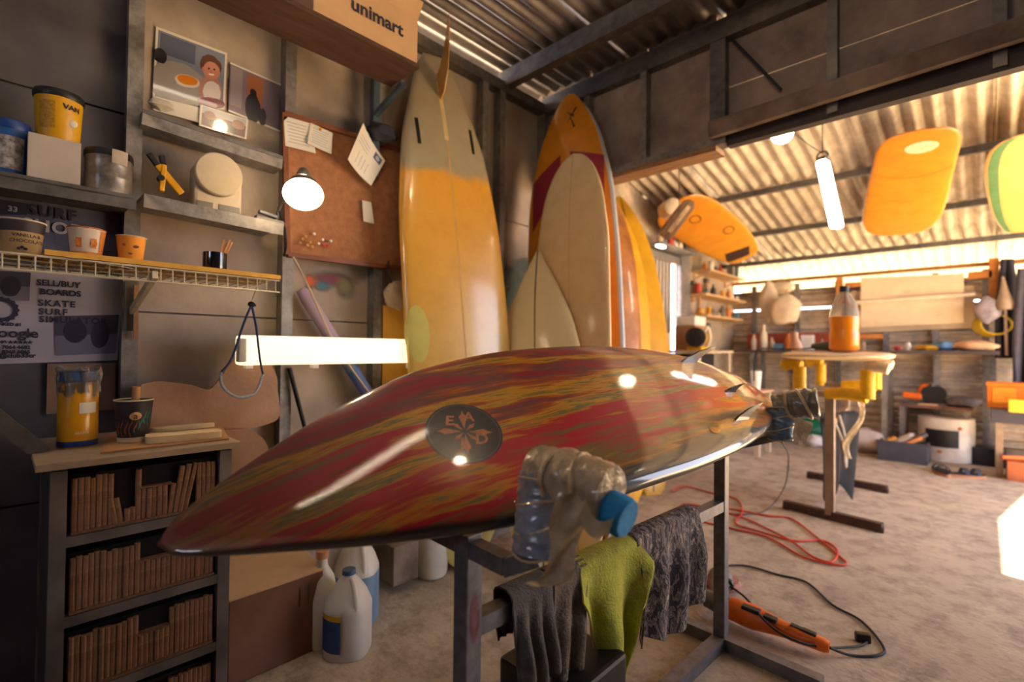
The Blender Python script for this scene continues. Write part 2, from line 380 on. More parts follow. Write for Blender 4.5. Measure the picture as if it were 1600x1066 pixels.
wf = thing('wall_far', None, None, (0, FY, 0), kind='structure')
fpx = [1180, 1247, 1310, 1385, 1462, 1540]
fps = [onY(x, 470, FY).x for x in fpx]
edges = [BX]+[fps[1], fps[3], fps[4], fps[5]]+[.9, RX]
ztop = onY(1370, 437, FY).z
for i in range(len(edges)-1):
    corrugated('wall_sheet', wf, (edges[i], FY+.02+.004*(i % 2), .0), (0, 0, 1.50), (edges[i+1]-edges[i]+.02, 0, 0), (0, 1, 0), .0764, .018, wallzinc)
    corrugated('wall_sheet', wf, (edges[i], FY+.02+.004*(i % 2), 1.52), (0, 0, ztop-.05-1.52), (edges[i+1]-edges[i]+.02, 0, 0), (0, 1, 0), .0764, .018, wallzinc)
for x in fps+[.6, 1.2]: MB().bx((x-.025, FY-.05, 0), (x+.025, FY-.005, ztop+.02)).build('post', galv, wf)
zb = onY(1370, 427, FY).z
MB().bx((BX, FY-.05, zb-.022), (RX, FY, zb+.018)).build('top_rail', mat('rust_rail', (150, 104, 60), .7, .2, .2, 8), wf)
MB().bx((BX, FY-.03, ztop-.075), (RX, FY, ztop-.045)).build('girt', galv, wf)

cb = thing('ceiling_back', None, None, (0, 4.3, roofz(4.3)), kind='structure')
for k in range(6):
    dz = .003*(k % 2)
    for x0, x1, y0, y1 in ([(BX-.15, -1.78, PY-.02, 8.0), (-1.8, -1.08, PY-.02, 8.0), (-1.1, -.28, PY-.02, 8.0), (-.30, .06, PY-.02, 8.0), (.04, .84, PY-.02, 8.0), (.82, RX+.3, PY-.02, 8.0)][k],):
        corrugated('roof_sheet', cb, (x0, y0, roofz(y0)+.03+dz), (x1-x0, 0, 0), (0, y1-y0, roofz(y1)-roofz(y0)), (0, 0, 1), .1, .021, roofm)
for y in (2.9, 3.7, 4.5, 5.33, 6.12): MB().bar((BX, y, roofz(y)-.012), (RX, y, roofz(y)-.012), .03, .05).build('purlin', galvd, cb)

t = thing('ceiling_batten', 'white fluorescent batten under the front roof above the tie-dyed board', 'light', (-.70, .25, 2.36))
MB().bx((-.73, -.38, 2.40), (-.67, .86, 2.45), .01).build('backplate', whitepl, t)
MB().cyl((-.70, -.35, 2.375), (-.70, .83, 2.375), .015, n=14).build('tube', mat('ceiling_tube', (250, 244, 235), .4, 0, 0, emit=(255, 234, 205), es=14), t, smooth=40)
for y_ in (-.36, .84): MB().bx((-.715, y_-.012, 2.355), (-.685, y_+.012, 2.40)).build('tube_holder', whitepl, t)
t = thing('header_tube', 'fluorescent tube fixed behind the header under the back roof', 'light', (.4, 2.72, 2.42))
MB().bar((-.13, 2.56, 2.44), (1.0, 2.86, 2.44), .05, .03).build('backplate', whitepl, t); MB().cyl((-.11, 2.565, 2.405), (.98, 2.855, 2.405), .015, n=14).build('tube', mat('header_tube_glow', (250, 244, 235), .4, 0, 0, emit=(255, 240, 215), es=20), t, smooth=40)
for x_, y_ in ((.1, 2.62), (.8, 2.80)): MB().cyl((x_, y_, 2.45), (x_, y_, roofz(y_)), .004, n=6).build('hanger', blackr, t)
t = thing('ceiling_bulb', 'bare bulb hanging from the front roof above the board rack', 'light', (-.41, .92, 2.36))
MB().ball((-.41, .92, 2.36), .035, 16, 1, 1, 1.15).build('bulb', mat('bare_bulb', (255, 240, 215), .4, 0, 0, emit=(255, 222, 176), es=150), t, smooth=60); MB().cyl((-.41, .92, 2.39), (-.41, .92, 2.5), .016, n=12).build('socket', whitepl, t)

# ================================================================= surfboards
def boards_common(L, W, T, S, Hh, rn, rt, n=2.5):
    def hw(s): return max(.0008, pchip(S, Hh, s)*W/2)
    def th(s): return T*min(1, .12+.88*min(1, (max(0, min(s, 1-s))*5)**.7))
    def roc(s): return -(rn*max(0, (.5-s)/.5)**2.3+rt*max(0, (s-.5)/.5)**2.3)
    def surf(x, y, side=1, off=0):
        s = x/L+.5; k = min(1, abs(y)/hw(min(1, max(0, s)))); s = min(1, max(0, s))
        return V((x, y, roc(s)+side*(th(s)/2*(1-k**n)**(1/n)+off)))
    return hw, th, roc, surf
def board_body(L, W, T, S, Hh, rn, rt, n=2.5, ns=56, nc=28):
    hw, th, roc, surf = boards_common(L, W, T, S, Hh, rn, rt, n); b = MB(); vs = []; fs = []
    for i in range(ns+1):
        t = i/ns; s = t*t*(3-2*t)*.6+t*.4
        for j in range(nc):
            a = 2*PI*j/nc; ca, sa = math.cos(a), math.sin(a)
            y = hw(s)*math.copysign(abs(ca)**(2/n), ca); z = th(s)/2*math.copysign(abs(sa)**(2/n), sa)
            vs.append(V(((s-.5)*L, y, z+roc(s))))
    for i in range(ns):
        for j in range(nc): fs.append([i*nc+j, i*nc+(j+1) % nc, (i+1)*nc+(j+1) % nc, (i+1)*nc+j])
    fs.append(list(range(nc))[::-1]); fs.append([ns*nc+j for j in range(nc)])
    b.add(vs, fs); return b, surf, hw
def patch(surf, outline, off=.0008, step=.03, side=1):
    """thin decal following the board: outline is a list of (x, y) points, fan of rings"""
    cx = sum(p[0] for p in outline)/len(outline); cy = sum(p[1] for p in outline)/len(outline)
    b = MB(); n = len(outline); R = 6; vs = [surf(cx, cy, side, off)]; fs = []
    for r in range(1, R+1):
        for p in outline: vs.append(surf(cx+(p[0]-cx)*r/R, cy+(p[1]-cy)*r/R, side, off))
    for i in range(n): fs.append([0, 1+i, 1+(i+1) % n])
    for r in range(R-1):
        for i in range(n): fs.append([1+r*n+i, 1+(r+1)*n+i, 1+(r+1)*n+(i+1) % n, 1+r*n+(i+1) % n])
    b.add(vs, fs); return b
def dense(poly, k=6):
    out = []
    for i in range(len(poly)):
        a, b = poly[i], poly[(i+1) % len(poly)]
        for j in range(k): out.append((a[0]+(b[0]-a[0])*j/k, a[1]+(b[1]-a[1])*j/k))
    return out
def stringer(surf, x0, x1, w, m, parent, side=1, y=0):
    b = MB(); b.grid(lambda u, v: surf(x0+(x1-x0)*u, y+w*(v-.5), side, .0007), 40, 2); return b.build('stringer', m, parent, local=True)
def fin(parent, surf, x, y, base, h, rake, m, side=1, toe=0):
    """swept fin standing on the face at (x, y); x grows towards the tail"""
    pr = [(0, 0), (.14, .35), (.42, .72), (.8, .97), (1.0, 1.0), (.98, .86), (.86, .55), (.84, .25), (1.0, 0)]
    b = MB(); n = len(pr); o = surf(x, y, side); vs = []; up = V((0, -.12*math.copysign(1, y) if y else 0, side)).normalized()
    for sgn in (-1, 1):
        for u, v in pr:
            d = V((1, -toe, 0)).normalized(); vs.append(o+d*((u*(base+rake*v)-base/2))+up*(v*h-.004)+V((0, sgn*.004*(1-.7*v), 0)))
    b.add(vs, [list(range(n))[::-1], list(range(n, 2*n))]+[[i, (i+1) % n, n+(i+1) % n, n+i] for i in range(n)]); return b.build('fin', m, parent, local=True, smooth=50)

# ---- the tie-dyed board on the rack
bc = V((-.6932, 1.0877, .8569)); yw, pc, tl = .1358, .0429, .6594
e1 = V((math.sin(yw)*math.cos(pc), math.cos(yw)*math.cos(pc), math.sin(pc))); s0 = V((math.cos(yw), -math.sin(yw), 0)); u0 = s0.cross(e1)
e2 = s0*math.cos(tl)-u0*math.sin(tl); e3 = s0*math.sin(tl)+u0*math.cos(tl)
BL, BW = 1.888, .518
BS = [0, .01, .03, .08, .16, .28, .40, .52, .65, .78, .88, .95, .985, 1.0]
BH = [0, .11, .20, .37, .60, .83, .905, .912, .86, .73, .55, .44, .38, .15]
def tiedye():
    m = bpy.data.materials.new('tie_dye_resin'); m.use_nodes = True; nt = m.node_tree; N = nt.nodes; Lk = nt.links; b = N['Principled BSDF']
    tc = N.new('ShaderNodeTexCoord')
    wm = N.new('ShaderNodeMapping'); wm.inputs['Scale'].default_value = (2.2, 6, 3); Lk.new(tc.outputs['Object'], wm.inputs[0])
    wn = N.new('ShaderNodeTexNoise'); wn.inputs['Scale'].default_value = 1.0; wn.inputs['Detail'].default_value = 3; Lk.new(wm.outputs[0], wn.inputs['Vector'])
    sub = N.new('ShaderNodeVectorMath'); sub.operation = 'SUBTRACT'; sub.inputs[1].default_value = (.5, .5, .5); Lk.new(wn.outputs['Color'], sub.inputs[0])
    mul = N.new('ShaderNodeVectorMath'); mul.operation = 'MULTIPLY'; mul.inputs[1].default_value = (.10, .06, 0); Lk.new(sub.outputs[0], mul.inputs[0])
    add = N.new('ShaderNodeVectorMath'); Lk.new(tc.outputs['Object'], add.inputs[0]); Lk.new(mul.outputs[0], add.inputs[1])
    mp = N.new('ShaderNodeMapping'); mp.inputs['Scale'].default_value = (1.15, 13, 0); mp.inputs['Location'].default_value = (3.1, 1.7, 0); Lk.new(add.outputs[0], mp.inputs[0])
    n = N.new('ShaderNodeTexNoise'); n.inputs['Scale'].default_value = 1.0; n.inputs['Detail'].default_value = 6; n.inputs['Roughness'].default_value = .62; Lk.new(mp.outputs[0], n.inputs['Vector'])
    r = N.new('ShaderNodeValToRGB'); cr = r.color_ramp
    stops = [(0, (104, 54, 72)), (.12, (130, 42, 58)), (.20, (160, 34, 52)), (.27, (104, 70, 66)), (.34, (168, 76, 40)), (.41, (206, 146, 36)), (.46, (106, 106, 66)), (.51, (200, 124, 36)), (.57, (176, 46, 44)), (.64, (188, 30, 52)), (.70, (150, 74, 44)), (.76, (116, 102, 56)), (.82, (180, 112, 38)), (.88, (120, 80, 50)), (.94, (66, 70, 60)), (1, (42, 48, 50))]
    cr.elements[0].position = stops[0][0]; cr.elements[0].color = C(*stops[0][1]); cr.elements[1].position = stops[-1][0]; cr.elements[1].color = C(*stops[-1][1])
    for p, c in stops[1:-1]: e = cr.elements.new(p); e.color = C(*c)
    sy_ = N.new('ShaderNodeSeparateXYZ'); Lk.new(add.outputs[0], sy_.inputs[0])
    f1 = N.new('ShaderNodeMath'); f1.operation = 'MULTIPLY_ADD'; f1.inputs[1].default_value = 1.9; f1.inputs[2].default_value = .5; Lk.new(sy_.outputs[1], f1.inputs[0])
    f2 = N.new('ShaderNodeMath'); f2.operation = 'SUBTRACT'; f2.inputs[1].default_value = .5; Lk.new(n.outputs['Fac'], f2.inputs[0])
    f3 = N.new('ShaderNodeMath'); f3.operation = 'MULTIPLY_ADD'; f3.inputs[1].default_value = 1.6; Lk.new(f2.outputs[0], f3.inputs[0]); Lk.new(f1.outputs[0], f3.inputs[2]); Lk.new(f3.outputs[0], r.inputs[0])
    # maroon / violet rails and nose, dark green-black lower rail
    sx = N.new('ShaderNodeSeparateXYZ'); Lk.new(add.outputs[0], sx.inputs[0])
    def blend(cur, sock, a, bb, col, top):
        mr = N.new('ShaderNodeMapRange'); mr.interpolation_type = 'SMOOTHSTEP'; lo_, hi_ = min(a, bb), max(a, bb); mr.inputs[1].default_value = lo_; mr.inputs[2].default_value = hi_; mr.inputs[3].default_value = 0 if a < bb else top; mr.inputs[4].default_value = top if a < bb else 0; Lk.new(sock, mr.inputs[0])
        mx = N.new('ShaderNodeMix'); mx.data_type = 'RGBA'; Lk.new(mr.outputs[0], mx.inputs[0]); Lk.new(cur, mx.inputs[6]); mx.inputs[7].default_value = C(*col); return mx.outputs[2]
    cur = r.outputs[0]
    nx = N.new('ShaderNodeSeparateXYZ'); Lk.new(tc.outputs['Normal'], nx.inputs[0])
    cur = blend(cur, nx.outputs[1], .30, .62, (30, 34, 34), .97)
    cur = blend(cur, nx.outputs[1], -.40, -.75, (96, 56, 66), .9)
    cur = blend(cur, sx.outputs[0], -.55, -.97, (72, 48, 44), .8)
    Lk.new(cur, b.inputs['Base Color'])
    b.inputs['Roughness'].default_value = .42; b.inputs['Specular IOR Level'].default_value = .25; b.inputs['Coat Weight'].default_value = 1.0; b.inputs['Coat Roughness'].default_value = .035; b.inputs['Coat IOR'].default_value = 1.55
    wv = N.new('ShaderNodeTexNoise'); wv.inputs['Scale'].default_value = 420; Lk.new(tc.outputs['Object'], wv.inputs['Vector'])
    w2 = N.new('ShaderNodeTexNoise'); w2.inputs['Scale'].default_value = 9; Lk.new(tc.outputs['Object'], w2.inputs['Vector'])
    ad = N.new('ShaderNodeMath'); ad.operation = 'MULTIPLY_ADD'; ad.inputs[1].default_value = 4.0; Lk.new(w2.outputs['Fac'], ad.inputs[0]); Lk.new(wv.outputs['Fac'], ad.inputs[2])
    bp = N.new('ShaderNodeBump'); bp.inputs['Strength'].default_value = .05; bp.inputs['Distance'].default_value = .0008; Lk.new(ad.outputs[0], bp.inputs['Height']); Lk.new(bp.outputs[0], b.inputs['Coat Normal'])
    return m
sb = thing('surfboard', 'glossy red and orange tie-dyed surfboard lying tilted on the steel rack', 'surfboard', mtx=frame(e1, e2, e3, bc))
body, surf, bhw = board_body(BL, BW, .064, BS, BH, .155, .081, 2.8, 90, 40)
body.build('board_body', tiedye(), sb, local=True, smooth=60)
def near(px, py):
    """local (x, y) on the board's upper face under a pixel"""
    Wi = frame(e1, e2, e3, bc).inverted(); o = Wi @ CAM; d = Wi.to_3x3() @ ray(px, py); x, y = 0, 0
    z = .03
    for _ in range(12):
        t = (z-o.z)/d.z; x, y = o.x+d.x*t, o.y+d.y*t; z = surf(x, y).z
    return x, y
navy = mat('navy_decal', (30, 34, 48), .3, 0, .35, 60, coat=1)
lx, ly = near(726, 675); xa, ya = near(666, 672); xb, yb = near(725, 634)
rl = .5*math.hypot(near(787, 682)[0]-xa, near(787, 682)[1]-ya); 
LR = .078
lg = patch(surf, [(lx+LR*math.cos(2*PI*i/40), ly+LR*math.sin(2*PI*i/40)*.98) for i in range(40)], .0006).build('logo_disc', navy, sb, local=True)
ochre = mat('decal_ochre', (186, 112, 76), .35, 0, .25, 90, coat=1)
ring = MB(); ring.grid(lambda u, v: surf(lx+(LR*.93-.0012*v)*math.cos(2*PI*u), ly+(LR*.93-.0012*v)*math.sin(2*PI*u), 1, .0010), 48, 1); ring.build('logo_ring', mat('decal_grey', (96, 100, 108), .35, 0, .1, 60, coat=1), lg, local=True)
# emblem: pointed leaf shapes radiating from the middle, letters between them
for k in range(8):
    a = k*PI/4+.35; ll = LR*(.74 if k % 2 == 0 else .42); ww = LR*(.11 if k % 2 == 0 else .06)
    def lf(r, t, a=a): return (lx+r*math.cos(a)-t*math.sin(a), ly+r*math.sin(a)+t*math.cos(a))
    pts = [lf(ll*.12, 0), lf(ll*.45, ww*.55), lf(ll*.68, ww), lf(ll*.8, ww*.4), lf(ll, 0), lf(ll*.8, -ww*.4), lf(ll*.68, -ww), lf(ll*.45, -ww*.55)]
    patch(surf, pts, .0011).build('emblem_leaf', ochre, lg, local=True)
ax = V((near(745, 675)[0]-lx, near(745, 675)[1]-ly, 0)).normalized(); ay = V((near(726, 662)[0]-lx, near(726, 662)[1]-ly, 0)).normalized()
for ch, ox, oy in (('E', -.40, .36), ('A', .10, .50), ('J', -.06, -.40), ('D', .44, -.26)):
    b_ = MB(); vs, fs = text2d(ch, LR*.46, bold=.001)
    b_.add([surf(lx+ax.x*(v[0]+ox*LR)+ay.x*(v[1]+oy*LR), ly+ax.y*(v[0]+ox*LR)+ay.y*(v[1]+oy*LR), 1, .0012) for v in vs], fs); b_.build('logo_letter', ochre, lg, local=True)
finm = mat('smoke_fin', (92, 84, 78), .25, 0, .1, 20, coat=.6)
fx, fy = near(1075, 566); fin(sb, surf, fx, fy, .10, .075, .05, finm)
fx, fy = near(1158, 655); fin(sb, surf, fx, fy, .09, .055, .04, finm)
fx, fy = near(1140, 612); fin(sb, surf, fx, fy, .08, .03, .03, finm)
gm = mat('amber_glass', (190, 120, 20), .1, 0, .1, 20, coat=1)
px_, py_ = near(1117, 672); patch(surf, [(px_+.022*math.cos(i*PI/10), py_+.012*math.sin(i*PI/10)) for i in range(20)], .0012).build('leash_plug', gm, sb, local=True)

# ---- steel rack with padded arms
rk = thing('board_rack', 'grey steel board rack with taped padded arms under the tie-dyed board', 'rack', (-.67, 1.16, 0))
pf, pb_ = V((-.70, .615, 0)), V((-.648, 1.708, 0))
ex = V((1, -.05, 0)).normalized()
for p in (pf, pb_):
    MB().bx((p.x-.019, p.y-.019, .04), (p.x+.019, p.y+.019, .655 if p is pf else .66), .003).build('post', steel, rk)
    MB().bar(p-ex*.30+V((0, 0, .02)), p+ex*.30+V((0, 0, .02)), .04, .04).build('foot', steel, rk)
    MB().bar(p-ex*.27+V((0, 0, .63)), p+ex*(.11 if p is pf else .0)+V((0, 0, .63)), .03, .03).build('cross_bar', steel, rk)
MB().bar(pf+V((0, 0, .478)), pb_+V((0, 0, .478)), .034, .034).build('rail', steel, rk)
MB().bar(pf+V((0, 0, .02)), pb_+V((0, 0, .02)), .04, .04).build('base_bar', steel, rk)
redspray = print_mat('red_overspray', (130, 62, 70), [('e', .5, .5, .4, .34, (112, 60, 70))], .6, soft=True)
MB().grid(lambda u, v: (pf.x+.0195, pf.y-.012+.024*u, .45+.10*v), 1, 1, .0004).build('paint_smear', redspray, rk)
padm = mat('taped_blue_foam', (84, 112, 152), .3, 0, .4, 18, .9, 30, coat=.7, dust=.55)
padg = mat('taped_grey_wrap', (92, 84, 78), .3, 0, .4, 20, .9, 35, coat=.7, dust=.25)
tapem = mat('masking_film', (206, 182, 146), .3, 0, .22, 22, 1.0, 30, coat=.6, trans=.08, ior=1.25)
armm = mat('wrapped_arm', (176, 152, 120), .3, 0, .35, 14, 1.0, 34, coat=.6, dust=.3)
def wob(pts, r, n, amp, seed, mb=None):
    rnd = random.Random(seed); n = max(n, 30); sp = spline(pts, 16); b = mb or MB(); rr = [r*(1+amp*.35*rnd.uniform(-1, 1)) for _ in sp]; rr[0] *= .93; rr[-1] *= .95; b.tube(sp, rr, n)
    ph = [rnd.uniform(0, 6.28) for _ in range(6)]
    for k, c in enumerate(sp):
        for i in range(n):
            a = 2*PI*i/n; v = b.v[k*n+i]; w = math.sin(3*a+k*.33+ph[0])*.4+math.sin(7*a-k*.61+ph[1])*.35+math.sin(k*.95+2*a+ph[2])*.45+math.sin(11*a+k*1.1+ph[3])*.25
            b.v[k*n+i] = c+(v-c)*(1+amp*(.9*abs(w)-.35))
    return b
def arm(root, p_low, p_top, p_out, r, seed, blue_end, fullw):
    up_ = wob([p_low, (p_low+p_top)/2, p_top], r, 18, .075, seed).build('upright_pad', padm, root, smooth=60)
    for k in range(4):
        c = p_low.lerp(p_top, .15+.24*k); t_ = (p_top-p_low).normalized(); MB().tube([c+V((math.cos(a), math.sin(a), .35*math.sin(a+k)))*r*1.015 for a in [i*PI/10 for i in range(20)]], .0022, 5, True).build('tape_ridge', tapem, up_, smooth=60)
    d = (p_out-p_top); hz = wob([p_top-d*.16+V((0, 0, -.004)), p_top+d*.35+V((0, 0, .004)), p_out], r*.98, 18, .09, seed+1).build('arm_pad', armm if fullw else padg, root, smooth=60)
    dn = d.normalized(); y = V((0, 0, 1)).cross(dn).normalized(); z = dn.cross(y)
    for t in (.30, .62): 
        c = p_top+d*t; MB().tube([c+(y*math.cos(a)+z*math.sin(a))*r*1.04+dn*.3*r*math.sin(a+t*6) for a in [i*PI/10 for i in range(20)]], .005, 6, True).build('tape_band', tapem, hz, smooth=60)
    if blue_end: 
        MB().lathe_axis(p_out-dn*.05+V((0, 0, -.018)), p_out+dn*.030+V((0, 0, -.030)), [(0, r*.5), (.3, r*.66), (.92, r*.70), (1, r*.62)], 22).build('foam_end', bluem, root, smooth=50)
NA0, NA1, NA2 = at(842, 868, .83), at(853, 738, .86), at(955, 772, .77)
arm(rk, NA0, NA1, NA2, .046, 3, True, True)
MB().bar(pf+ex*.10+V((0, 0, .625)), NA0+V((0, 0, .0)), .03, .03).build('arm_bar', steel, rk)
FA0, FA1, FA2 = at(1219, 686, 1.66), at(1221, 636, 1.66), at(1279, 629, 1.60)
arm(rk, FA0, FA1, FA2, .048, 9, False, False)
MB().bar(pb_+V((0, 0, .668)), FA0+V((0, 0, .01)), .024, .024).build('arm_bar', steel, rk)
for p in (pf, pb_):
    q = p-ex*.26; wob([q+V((0, 0, .62)), q+V((0, 0, .72)), q+V((0, 0, .80))], .035, 14, .04, 5).build('upright_pad', padm, rk, smooth=60)
# hanging strips of film
b = MB(); s1 = [at(898, 770, .755), at(886, 820, .76), at(880, 860, .765), at(868, 905, .77), at(848, 915, .76)]
sp = spline(s1, 8); b.grid(lambda u, v: sp[min(len(sp)-1, int(round(v*(len(sp)-1))))]+V((.018, .016, 0))*((u-.5)*2)*(1+.2*math.sin(v*9))+V((.004, -.004, 0))*math.sin(u*7+v*12), 8, len(sp)-1, .0008); b.build('hanging_film', tapem, rk, smooth=60)
b = MB(); s1 = [at(910, 790, .73), at(918, 815, .73), at(935, 828, .725), at(955, 822, .72)]; sp2 = spline(s1, 8)
b.grid(lambda u, v: sp2[min(len(sp2)-1, int(round(v*(len(sp2)-1))))]+V((.003, .003, .012))*((u-.5)*2), 4, len(sp2)-1, .0008); b.build('hanging_film', tapem, rk, smooth=60)
b = MB(); b.grid(lambda u, v: at(1240+u*30*(1-v*.4), 652+v*40+u*8, 1.60)+V((.003*math.sin(7*v), 0, 0)), 6, 8, .0008); b.build('hanging_film', tapem, rk, smooth=60)

# ---- cloths over the rack rail
def cloth(name, m, label, Y0, Y1, front, back, seed, top=.498, ragged=.02, folds=3, amp=.012, taper=0.0):
    rnd = random.Random(seed); ph = [rnd.uniform(0, 6) for _ in range(5)]
    def rx(y): return pf.x+(pb_.x-pf.x)*(y-pf.y)/(pb_.y-pf.y)
    def fn(u, v):
        w = (Y1-Y0)*(1-taper*abs(v-.5)*2); y = (Y0+Y1)/2+(u-.5)*w+.012*math.sin(4*v+ph[3]); L = front+back+.05; s = v*L
        e = ragged*math.sin(u*7+ph[1])
        f = math.sin(u*2*PI*folds+ph[0]+1.5*v)*amp; k = 1
        if s < back: z = top-(back-s)*(1+e); x = rx(y)-.026-abs(f)*.6*min(1, (back-s)*10); 
        elif s > back+.05: z = top-(s-back-.05)*(1+e*4); q = s-back-.05; x = rx(y)+.026+.012*min(1, q*8)+f*min(1, q*8)
        else: a = (s-back)/.05*PI; x = rx(y)-.026*math.cos(a); z = top+.006+.014*math.sin(a)
        return (x, y, z)
    b = MB(); b.grid(fn, 36, 44, .004); return b.build(name, m, label=label, cat='cloth', smooth=70, group=None)
gc = mat('grey_fabric', (92, 86, 80), .95, 0, .25, 25, .5, 200); bc_ = mat('brown_towel', (112, 96, 84), .95, 0, .3, 30, .8, 160)
gn = mat('lime_fleece', (168, 166, 60), .95, 0, .3, 9, .5, 150)
yof = lambda px: [fl(px, y, .49).y for y in (900,)][0]
def yrail(px):
    lo, hi = pf.y, pb_.y
    for _ in range(40):
        m_ = (lo+hi)/2; p = V((pf.x+(pb_.x-pf.x)*(m_-pf.y)/(pb_.y-pf.y), m_, .49))-CAM
        if 800+FPX*p.dot(RT)/p.dot(FW) < px: lo = m_
        else: hi = m_
    return (lo+hi)/2
cloth('work_trousers', gc, 'dark grey cuffed garment hanging nearest the front rack post', yrail(792), yrail(852), .17, .10, 11, folds=3)
cloth('brown_towel', bc_, 'dusty brown towel between the grey garment and the lime cloth', yrail(846), yrail(898), .25, .10, 12, folds=2, amp=.010)
cloth('lime_cloth', gn, 'stained lime green fleece cloth hanging in points from the rack rail', yrail(880), yrail(992), .29, .05, 13, ragged=.12, folds=2, amp=.02, taper=.35)
def camo():
    m = mat('camouflage_fabric', (92, 82, 80), .95, 0, .1, 20, .4, 150); nt = m.node_tree; N = nt.nodes; Lk = nt.links
    tc = N.new('ShaderNodeTexCoord'); mp = N.new('ShaderNodeMapping'); mp.inputs['Scale'].default_value = (30, 30, 12); Lk.new(tc.outputs['Object'], mp.inputs[0]); n = N.new('ShaderNodeTexNoise'); n.inputs['Scale'].default_value = 1.4; n.inputs['Detail'].default_value = 2; n.inputs['Distortion'].default_value = 2; Lk.new(mp.outputs[0], n.inputs['Vector'])
    r = N.new('ShaderNodeValToRGB'); r.color_ramp.interpolation = 'CONSTANT'; r.color_ramp.elements[0].color = C(62, 57, 60); r.color_ramp.elements[1].position = .47; r.color_ramp.elements[1].color = C(132, 118, 112)
    e = r.color_ramp.elements.new(.55); e.color = C(96, 86, 86); e = r.color_ramp.elements.new(.63); e.color = C(172, 152, 134); Lk.new(n.outputs['Fac'], r.inputs[0]); Lk.new(r.outputs[0], N['Principled BSDF'].inputs['Base Color']); return m
cloth('camouflage_shorts', camo(), 'camouflage shorts draped over the rack rail near the rear post', yrail(975), yrail(1075), .27, .16, 14, folds=3, amp=.016, top=.502)
MB().bx((-.80, .80, .042), (-.60, 1.02, .30), .01).build('tool_chest', blackm, label='black box standing on the floor beneath the hanging cloths', cat='box')

# ---- boards leaning on walls
def lean(bottom, top, nrm, nose_up):
    up = (top-bottom); L = up.length; up.normalize(); n3 = (V(nrm)-up*V(nrm).dot(up)).normalized(); a1 = -up if nose_up else up
    return frame(a1, n3.cross(a1), n3, (bottom+top)/2), L
SLB = [0, .005, .02, .06, .14, .28, .45, .62, .8, .92, .97, 1.0]
HLB = [0, .16, .33, .56, .78, .95, 1.0, .97, .80, .50, .34, .18]
def board_mat(name, stops, axis_scale, noise=.06, gloss=.35, coat=.5, grime=.12):
    """colour along the board's length (x, object space)"""
    m = bpy.data.materials.new(name); m.use_nodes = True; nt = m.node_tree; N = nt.nodes; Lk = nt.links; b = N['Principled BSDF']
    tc = N.new('ShaderNodeTexCoord'); sx = N.new('ShaderNodeSeparateXYZ'); Lk.new(tc.outputs['Object'], sx.inputs[0])
    n = N.new('ShaderNodeTexNoise'); n.inputs['Scale'].default_value = 5; n.inputs['Detail'].default_value = 6; Lk.new(tc.outputs['Object'], n.inputs['Vector'])
    ma = N.new('ShaderNodeMath'); ma.operation = 'MULTIPLY_ADD'; ma.inputs[1].default_value = noise*axis_scale; Lk.new(n.outputs['Fac'], ma.inputs[0]); Lk.new(sx.outputs[0], ma.inputs[2])
    mr = N.new('ShaderNodeMapRange'); mr.inputs[1].default_value = -axis_scale/2; mr.inputs[2].default_value = axis_scale/2; Lk.new(ma.outputs[0], mr.inputs[0])
    r = N.new('ShaderNodeValToRGB'); cr = r.color_ramp; cr.elements[0].position = stops[0][0]; cr.elements[0].color = C(*stops[0][1]); cr.elements[1].position = stops[-1][0]; cr.elements[1].color = C(*stops[-1][1])
    for p, c in stops[1:-1]: cr.elements.new(p).color = C(*c)
    Lk.new(mr.outputs[0], r.inputs[0])
    n2 = N.new('ShaderNodeTexNoise'); n2.inputs['Scale'].default_value = 9; n2.inputs['Detail'].default_value = 8; n2.inputs['Roughness'].default_value = .7; Lk.new(tc.outputs['Object'], n2.inputs['Vector'])
    m2 = N.new('ShaderNodeMapRange'); m2.inputs[1].default_value = .45; m2.inputs[2].default_value = .75; m2.inputs[4].default_value = grime*2; Lk.new(n2.outputs['Fac'], m2.inputs[0])
    mx = N.new('ShaderNodeMix'); mx.data_type = 'RGBA'; mx.blend_type = 'MULTIPLY'; Lk.new(m2.outputs[0], mx.inputs[0]); Lk.new(r.outputs[0], mx.inputs[6]); mx.inputs[7].default_value = C(190, 140, 90); Lk.new(mx.outputs[2], b.inputs['Base Color'])
    b.inputs['Roughness'].default_value = gloss; b.inputs['Coat Weight'].default_value = coat; b.inputs['Coat Roughness'].default_value = .12; MATS[name] = m; return m
strm = mat('stringer_wood', (206, 158, 84), .5, 0, .1, 20); strd = mat('stringer_dark', (96, 66, 34), .5, 0, .1, 20)

# yellow longboard, tail up
B0, T0 = fl(748, 900), onX(685, 76, -1.76)
mt, L = lean(B0, T0, (1, -.18, 0), False)
lb = thing('longboard', 'tall amber yellow longboard with grey tail and wooden fin leaning on the wall', 'surfboard', mtx=mt)
yb_, ysurf, yhw = board_body(L, .52, .075, SLB, HLB, .10, .06, 2.6, 60, 28)
yb_.build('board_body', board_mat('amber_board', [(0, (206, 196, 120)), (.2, (214, 194, 110)), (.36, (222, 188, 106)), (.55, (226, 174, 78)), (.775, (228, 162, 52)), (.79, (166, 152, 120)), (1, (160, 148, 126))], L, .05, .3, .6), lb, local=True, smooth=60)
stringer(ysurf, -L/2+.02, L/2-.38, .006, strm, lb)
finb = patch(ysurf, dense([(L*.5-.42, -.010), (L*.5-.14, -.010), (L*.5-.14, .010), (L*.5-.42, .010)]), .0012).build('fin_box', mat('fin_box_wood', (206, 178, 128), .6), lb, local=True)
fin(lb, ysurf, L/2-.17, 0, .13, .14, .20, mat('amber_fin', (190, 142, 74), .35, 0, .1, 12, coat=.5))
